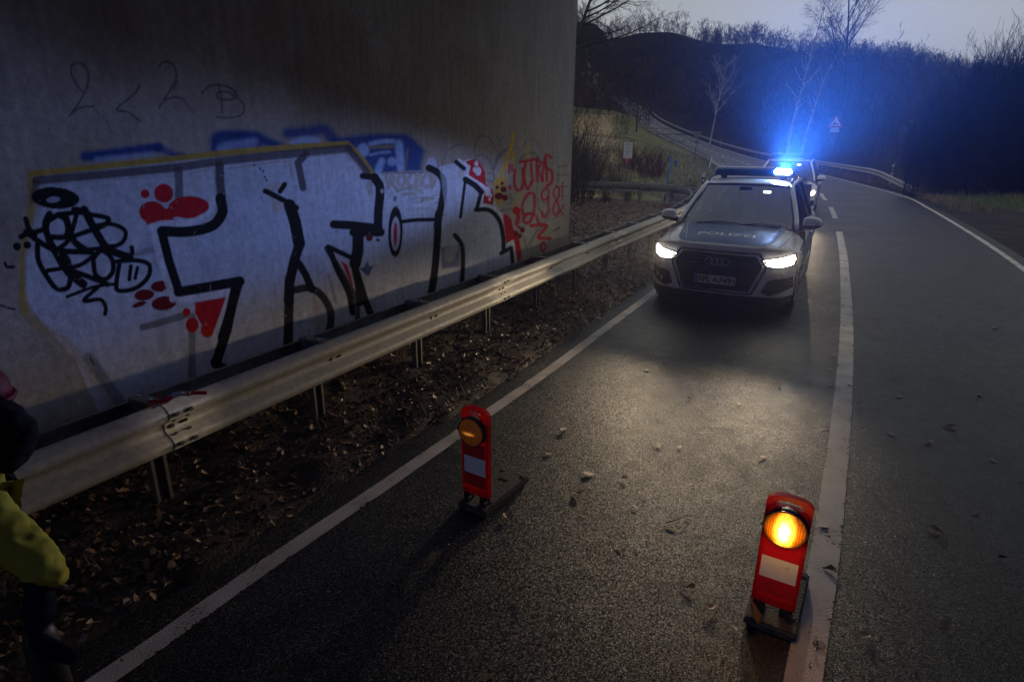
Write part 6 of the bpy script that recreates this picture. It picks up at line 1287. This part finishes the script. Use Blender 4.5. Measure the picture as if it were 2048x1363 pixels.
# white notice
p = gnd(1250, 26.2); p.z = atd(1249, 360, 26.2).z-.15; nb_ = empty('notice_sign', tuple(p), math.atan2(-p.x, p.y), 'white upright notice board with lines of print on a post with an orange band', 'sign')
zt = atd(1252, 281, 26.2).z-p.z; zb_ = atd(1252, 313, 26.2).z-p.z; wn_ = 17/F*26.2
tube_obj('post', [(-.04, .02, -.3), (-.02, .02, zb_-.0)], .024, M['signback'], nb_, 8); tube_obj('orange_band', [(-.024, .02, zb_-.26), (-.02, .02, zb_-.02)], .03, M['orange'], nb_, 8)
fr_ = bm_obj('board_frame', box_bm(wn_+.03, .02, zt-zb_+.03, (0, .002, (zt+zb_)/2), .004), M['signback'], nb_); bd = bm_obj('board', box_bm(wn_, .02, zt-zb_, (0, -.006, (zt+zb_)/2), .003), M['signwhite'], nb_)
for k_, (fz, w_, th_) in enumerate([(.90, .5, .022), (.82, .7, .022), (.68, .7, .012), (.62, .8, .012), (.56, .55, .012), (.46, .6, .012), (.40, .75, .012), (.33, .5, .012), (.26, .35, .012)]):
    bm_obj('print_line', box_bm(wn_*w_, .002, th_, (0, -.0175, zb_+(zt-zb_)*fz)), M['galvd'], bd)
bm_obj('print_line', box_bm(wn_*.4, .002, .012, (0, -.0175, zb_+(zt-zb_)*.10)), M['signred'], bd)
# blue post
pb = onz(1323, 402); b_ = atd(1338, 307, 22.8*ct+.7); bp_ = empty('blue_post', tuple(pb), 0, 'thin blue leaning marker post behind the curved guardrail end', 'post')
tube_obj('shaft', [(0, 0, -.1), (b_.x-pb.x, b_.y-pb.y, b_.z)], .036, M['signblue'], bp_, 8); bm_obj('tag', box_bm(.09, .012, .22, ((b_.x-pb.x)*.95+.03, -.04, b_.z*.86), .004), M['foilblue'] if 'foilblue' in M else M['euroblue'], bp_)
# ------------------------------------------------------------------ people
from mathutils import noise as mnoise
def skin_body(name, chain, links, m, parent, sub=2, folds=0.):
    """chain: {key: (pos, radius)}; links: pairs"""
    keys = list(chain); me = bpy.data.meshes.new(name); me.from_pydata([chain[k_][0] for k_ in keys], [(keys.index(a_), keys.index(b_)) for a_, b_ in links], []); me.update()
    o = bpy.data.objects.new(name, me); COL.objects.link(o); sk = o.modifiers.new('s', 'SKIN'); sk.use_smooth_shade = True; me.skin_vertices if me.skin_vertices else None
    for i, k_ in enumerate(keys): r_ = chain[k_][1]; me.skin_vertices[0].data[i].radius = r_ if isinstance(r_, tuple) else (r_, r_)
    me.skin_vertices[0].data[0].use_root = True; o.modifiers.new('u', 'SUBSURF').levels = sub; o.modifiers['u'].render_levels = sub
    bpy.context.view_layer.update(); m2 = bpy.data.meshes.new_from_object(o.evaluated_get(bpy.context.evaluated_depsgraph_get())); bpy.data.objects.remove(o); m2.materials.clear()
    if folds:
        for v in m2.vertices: c_ = v.co; d_ = mnoise.noise(Vector((c_.x*7, c_.y*7, c_.z*22)))*.6+mnoise.noise(Vector((c_.x*22, c_.y*22, c_.z*40)))*.4; v.co = c_+v.normal*d_*folds
    return link(name, m2, m, parent, True)
def hand(name, base, dirv, side_v, parent, inv_, m=None):
    ch = {'w': (base, .026), 'p': (base+dirv*.08, (.036, .018))}; L = [('w', 'p')]
    for i in range(4):
        b0 = base+dirv*.09+side_v*(.03-.02*i); l_ = (.07, .078, .072, .058)[i]; ch[f'a{i}'] = (b0, .009); ch[f'b{i}'] = (b0+dirv*l_*.55-Vector((0, 0, .008)), .0085); ch[f'c{i}'] = (b0+dirv*l_*.9-Vector((0, 0, .03)), .007); L += [('p', f'a{i}'), (f'a{i}', f'b{i}'), (f'b{i}', f'c{i}')]
    ch['t0'] = (base+dirv*.035+side_v*.04, .011); ch['t1'] = (base+dirv*.075+side_v*.062-Vector((0, 0, .01)), .009); L += [('w', 't0'), ('t0', 't1')]
    return skin_body(name, ch, L, m or M['skin'], parent, 1)
# the walker at the left edge: stooping forward, stepping to the right
pw = Vector((-2.35, 2.22, 0)); wk = empty('person', tuple(pw), 0, 'person in dark jacket, yellow trousers and red helmet stepping in at the left edge', 'person')
def q(px, py, D): return atd(px, py, D)-pw
J = {'hip': (q(-75, 985, 2.42), (.125, .105)), 'waist': (q(-85, 925, 2.46), (.135, .11)), 'chest': (q(-70, 850, 2.5), (.16, .13)), 'neck': (q(-62, 815, 2.5), .065), 'skull': (q(-57, 822, 2.5), (.082, .09)), 'crown_': (q(-44, 785, 2.5), .07),
     'hipr': (q(-55, 1020, 2.40), .095), 'kneer': (q(88, 1150, 2.28), .07), 'ankr': (q(85, 1275, 2.22), .045), 'heelr': (q(85, 1300, 2.2), .045), 'toer': (q(165, 1330, 2.16), .036),
     'hipl': (q(-110, 1015, 2.45), .095), 'kneel': (q(-90, 1150, 2.42), .066), 'ankl': (q(-170, 1275, 2.40), .045), 'toel': (q(-110, 1305, 2.38), .036),
     'shr': (q(-20, 850, 2.38), .075), 'elr': (q(52, 880, 2.28), .055), 'wrr': (q(-5, 960, 2.2), .04), 'shl': (q(-100, 850, 2.6), .075), 'ell': (q(-140, 920, 2.65), .05), 'wrl': (q(-90, 985, 2.6), .038)}
LK = [('hip', 'waist'), ('waist', 'chest'), ('chest', 'neck'), ('neck', 'skull'), ('skull', 'crown_'), ('hip', 'hipr'), ('hipr', 'kneer'), ('kneer', 'ankr'), ('ankr', 'heelr'), ('heelr', 'toer'), ('hip', 'hipl'), ('hipl', 'kneel'), ('kneel', 'ankl'), ('ankl', 'toel'), ('chest', 'shr'), ('shr', 'elr'), ('elr', 'wrr'), ('chest', 'shl'), ('shl', 'ell'), ('ell', 'wrl')]
skin_body('body', {k_: (v[0], tuple(x*.82 for x in v[1]) if isinstance(v[1], tuple) else v[1]*.82) for k_, v in J.items()}, LK, M['navy'], wk)
g = lambda ks, k_=1.: {a_: (J[a_][0], tuple(x*k_ for x in J[a_][1]) if isinstance(J[a_][1], tuple) else J[a_][1]*k_) for a_ in ks}
jk = g(['waist', 'chest', 'shr', 'elr', 'wrr', 'shl', 'ell', 'wrl'], 1.28); jk['hem'] = (J['hip'][0], (.165, .14)); jk['coll'] = (J['neck'][0], .085)
skin_body('jacket', jk, [('hem', 'waist'), ('waist', 'chest'), ('chest', 'coll'), ('chest', 'shr'), ('shr', 'elr'), ('elr', 'wrr'), ('chest', 'shl'), ('shl', 'ell'), ('ell', 'wrl')], M['jacket'], wk, 4, .028)
tr = g(['hip', 'hipr', 'kneer', 'hipl', 'kneel'], 1.22); tr['kneer'] = (J['kneer'][0]+Vector((.03, 0, -.01)), .078); tr['midr'] = (J['hipr'][0].lerp(J['kneer'][0], .5), .095); tr['hemr'] = (J['kneer'][0].lerp(J['ankr'][0], .33), .085); tr['heml'] = (J['kneel'][0].lerp(J['ankl'][0], .4), .075)
skin_body('trousers', tr, [('hip', 'hipr'), ('hipr', 'midr'), ('midr', 'kneer'), ('kneer', 'hemr'), ('hip', 'hipl'), ('hipl', 'kneel'), ('kneel', 'heml')], M['hivis'], wk, 4, .022)
for a_, b2_ in (('kneer', 'ankr'), ('kneel', 'ankl')):
    lo2 = J[a_][0].lerp(J[b2_][0], .3); skin_body('trouser_leg', {'a': (lo2, .058), 'b': (lo2.lerp(J[b2_][0], .5), .052), 'c': (J[b2_][0]+Vector((0, 0, .0)), .05)}, [('a', 'b'), ('b', 'c')], M['navy'], wk, 4, .016)
for an, to in (('ankr', 'toer'), ('ankl', 'toel')):
    a0 = J[an][0]; t0 = J[to][0]; a1 = Vector((a0.x, a0.y, .07-pw.z)); t1 = Vector((t0.x, t0.y, .05)); skin_body('boot', {'k': (a0+Vector((0, 0, .03)), .058), 'a': (a1, .062), 'm': (a1.lerp(t1, .5), (.05, .05)), 't': (t1, .045)}, [('k', 'a'), ('a', 'm'), ('m', 't')], M['dark'], wk)
bm = bmesh.new(); bmesh.ops.create_uvsphere(bm, u_segments=28, v_segments=18, radius=.135); bmesh.ops.delete(bm, geom=[v for v in bm.verts if v.co.z < -.035], context='VERTS'); bmesh.ops.scale(bm, vec=(1.1, 1, .9), verts=bm.verts)
hl = bm_obj('helmet', bm, M['helmet'], wk, True, tuple(J['skull'][0]+Vector((.0, 0, .045)))); hl.modifiers.new('t', 'SOLIDIFY').thickness = .01
P = [(hl.location.x+.150*math.cos(a_), hl.location.y+.138*math.sin(a_), hl.location.z-.032) for a_ in np.linspace(0, 2*math.pi, 28, endpoint=False)]; tube_obj('helmet_brim', P, .012, M['helmet'], wk, 6, True)
hd_ = J['skull'][0]; bm = bmesh.new(); bmesh.ops.create_cone(bm, cap_ends=True, segments=8, radius1=.016, radius2=.006, depth=.035); bm_obj('nose', bm, M['skin'], wk, True, tuple(hd_+Vector((.085, -.02, -.01))), (0, R(100), 0))
hv = (J['wrr'][0]-J['elr'][0]).normalized(); hand('glove', J['wrr'][0], hv, Vector((0, -1, 0)), wk, None, M['dark']); hv = (J['wrl'][0]-J['ell'][0]).normalized(); hand('glove', J['wrl'][0], hv, Vector((0, -1, 0)), wk, None, M['dark'])
# occupant of the front car
yaw = R(27.8)
def carw(x, y, z): return Vector((c1.location.x+math.cos(yaw)*x+math.sin(yaw)*(y-Y0), c1.location.y-math.sin(yaw)*x+math.cos(yaw)*(y-Y0), z))
oc = empty('person', tuple(carw(-.36, 2.35, .62)), -yaw, 'seated person in dark uniform and white face mask behind the windscreen', 'person')
def occ(x, y, z): return Vector((x, y-2.35, z-.62))
ch = {'hip': (occ(0, 2.38, .68), (.17, .12)), 'belly': (occ(0, 2.42, .85), (.16, .12)), 'chest': (occ(0, 2.44, 1.02), (.18, .12)), 'neck': (occ(0, 2.42, 1.19), .055), 'head': (occ(0, 2.39, 1.30), (.072, .088)), 'top': (occ(0, 2.40, 1.38), (.065, .08)), 'sr': (occ(.19, 2.42, 1.08), .06), 'er': (occ(.25, 2.3, .85), .045), 'wr': (occ(.12, 2.1, .84), .032), 'sl': (occ(-.19, 2.42, 1.08), .06), 'el': (occ(-.25, 2.3, .85), .045), 'wl': (occ(-.12, 2.1, .84), .032), 'kr': (occ(.14, 1.95, .72), .075), 'kl': (occ(-.14, 1.95, .72), .075), 'fr': (occ(.14, 1.75, .4), .05), 'fl': (occ(-.14, 1.75, .4), .05)}
skin_body('body', ch, [('hip', 'belly'), ('belly', 'chest'), ('chest', 'neck'), ('neck', 'head'), ('head', 'top'), ('chest', 'sr'), ('sr', 'er'), ('er', 'wr'), ('chest', 'sl'), ('sl', 'el'), ('el', 'wl'), ('hip', 'kr'), ('kr', 'fr'), ('hip', 'kl'), ('kl', 'fl')], M['skin'], oc)
cj = {k_: (v[0], tuple(x*1.16 for x in v[1]) if isinstance(v[1], tuple) else v[1]*1.2) for k_, v in ch.items() if k_ in ('hip', 'belly', 'chest', 'sr', 'er', 'wr', 'sl', 'el', 'wl')}
skin_body('uniform', cj, [('hip', 'belly'), ('belly', 'chest'), ('chest', 'sr'), ('sr', 'er'), ('er', 'wr'), ('chest', 'sl'), ('sl', 'el'), ('el', 'wl')], M['navy'], oc)
bm = bmesh.new(); bmesh.ops.create_uvsphere(bm, u_segments=16, v_segments=10, radius=.078); bmesh.ops.delete(bm, geom=[v for v in bm.verts if v.co.y > .01], context='VERTS'); bmesh.ops.scale(bm, vec=(.95, 1.1, .8), verts=bm.verts); mk = bm_obj('face_mask', bm, M['mask'], oc, True, tuple(occ(0, 2.37, 1.27)))
for x in (-.03, .03): bm_obj('eye', cyl_bm(.009, .006, tuple(occ(x, 2.297, 1.325)), 8, 'Y'), M['black'], oc)
bm = bmesh.new(); bmesh.ops.create_uvsphere(bm, u_segments=16, v_segments=10, radius=.094); bmesh.ops.delete(bm, geom=[v for v in bm.verts if v.co.z < .02 and v.co.y < .0], context='VERTS'); bm_obj('hair', bm, M['black'], oc, True, tuple(occ(0, 2.41, 1.345)))
# ------------------------------------------------------------------ drizzle haze
if HAZE_DENSITY > 0:
    bm = bmesh.new(); bmesh.ops.create_cube(bm, size=1); bmesh.ops.scale(bm, vec=(1260, 1160, 150), verts=bm.verts); bmesh.ops.translate(bm, vec=(0, 155, 65), verts=bm.verts)
    hm = bpy.data.materials.new('drizzle_haze'); hm.use_nodes = True; hn = hm.node_tree; hn.nodes.clear(); ho = hn.nodes.new('ShaderNodeOutputMaterial'); pv = hn.nodes.new('ShaderNodeVolumePrincipled')
    pv.inputs['Color'].default_value = (.85, .88, .92, 1); pv.inputs['Density'].default_value = HAZE_DENSITY; pv.inputs['Anisotropy'].default_value = .7
    hn.links.new(pv.outputs[0], ho.inputs['Volume']); hz = bm_obj('haze', bm, hm); hz['kind'] = 'stuff'; tag(hz, 'thin drizzle haze hanging over the road and valley')
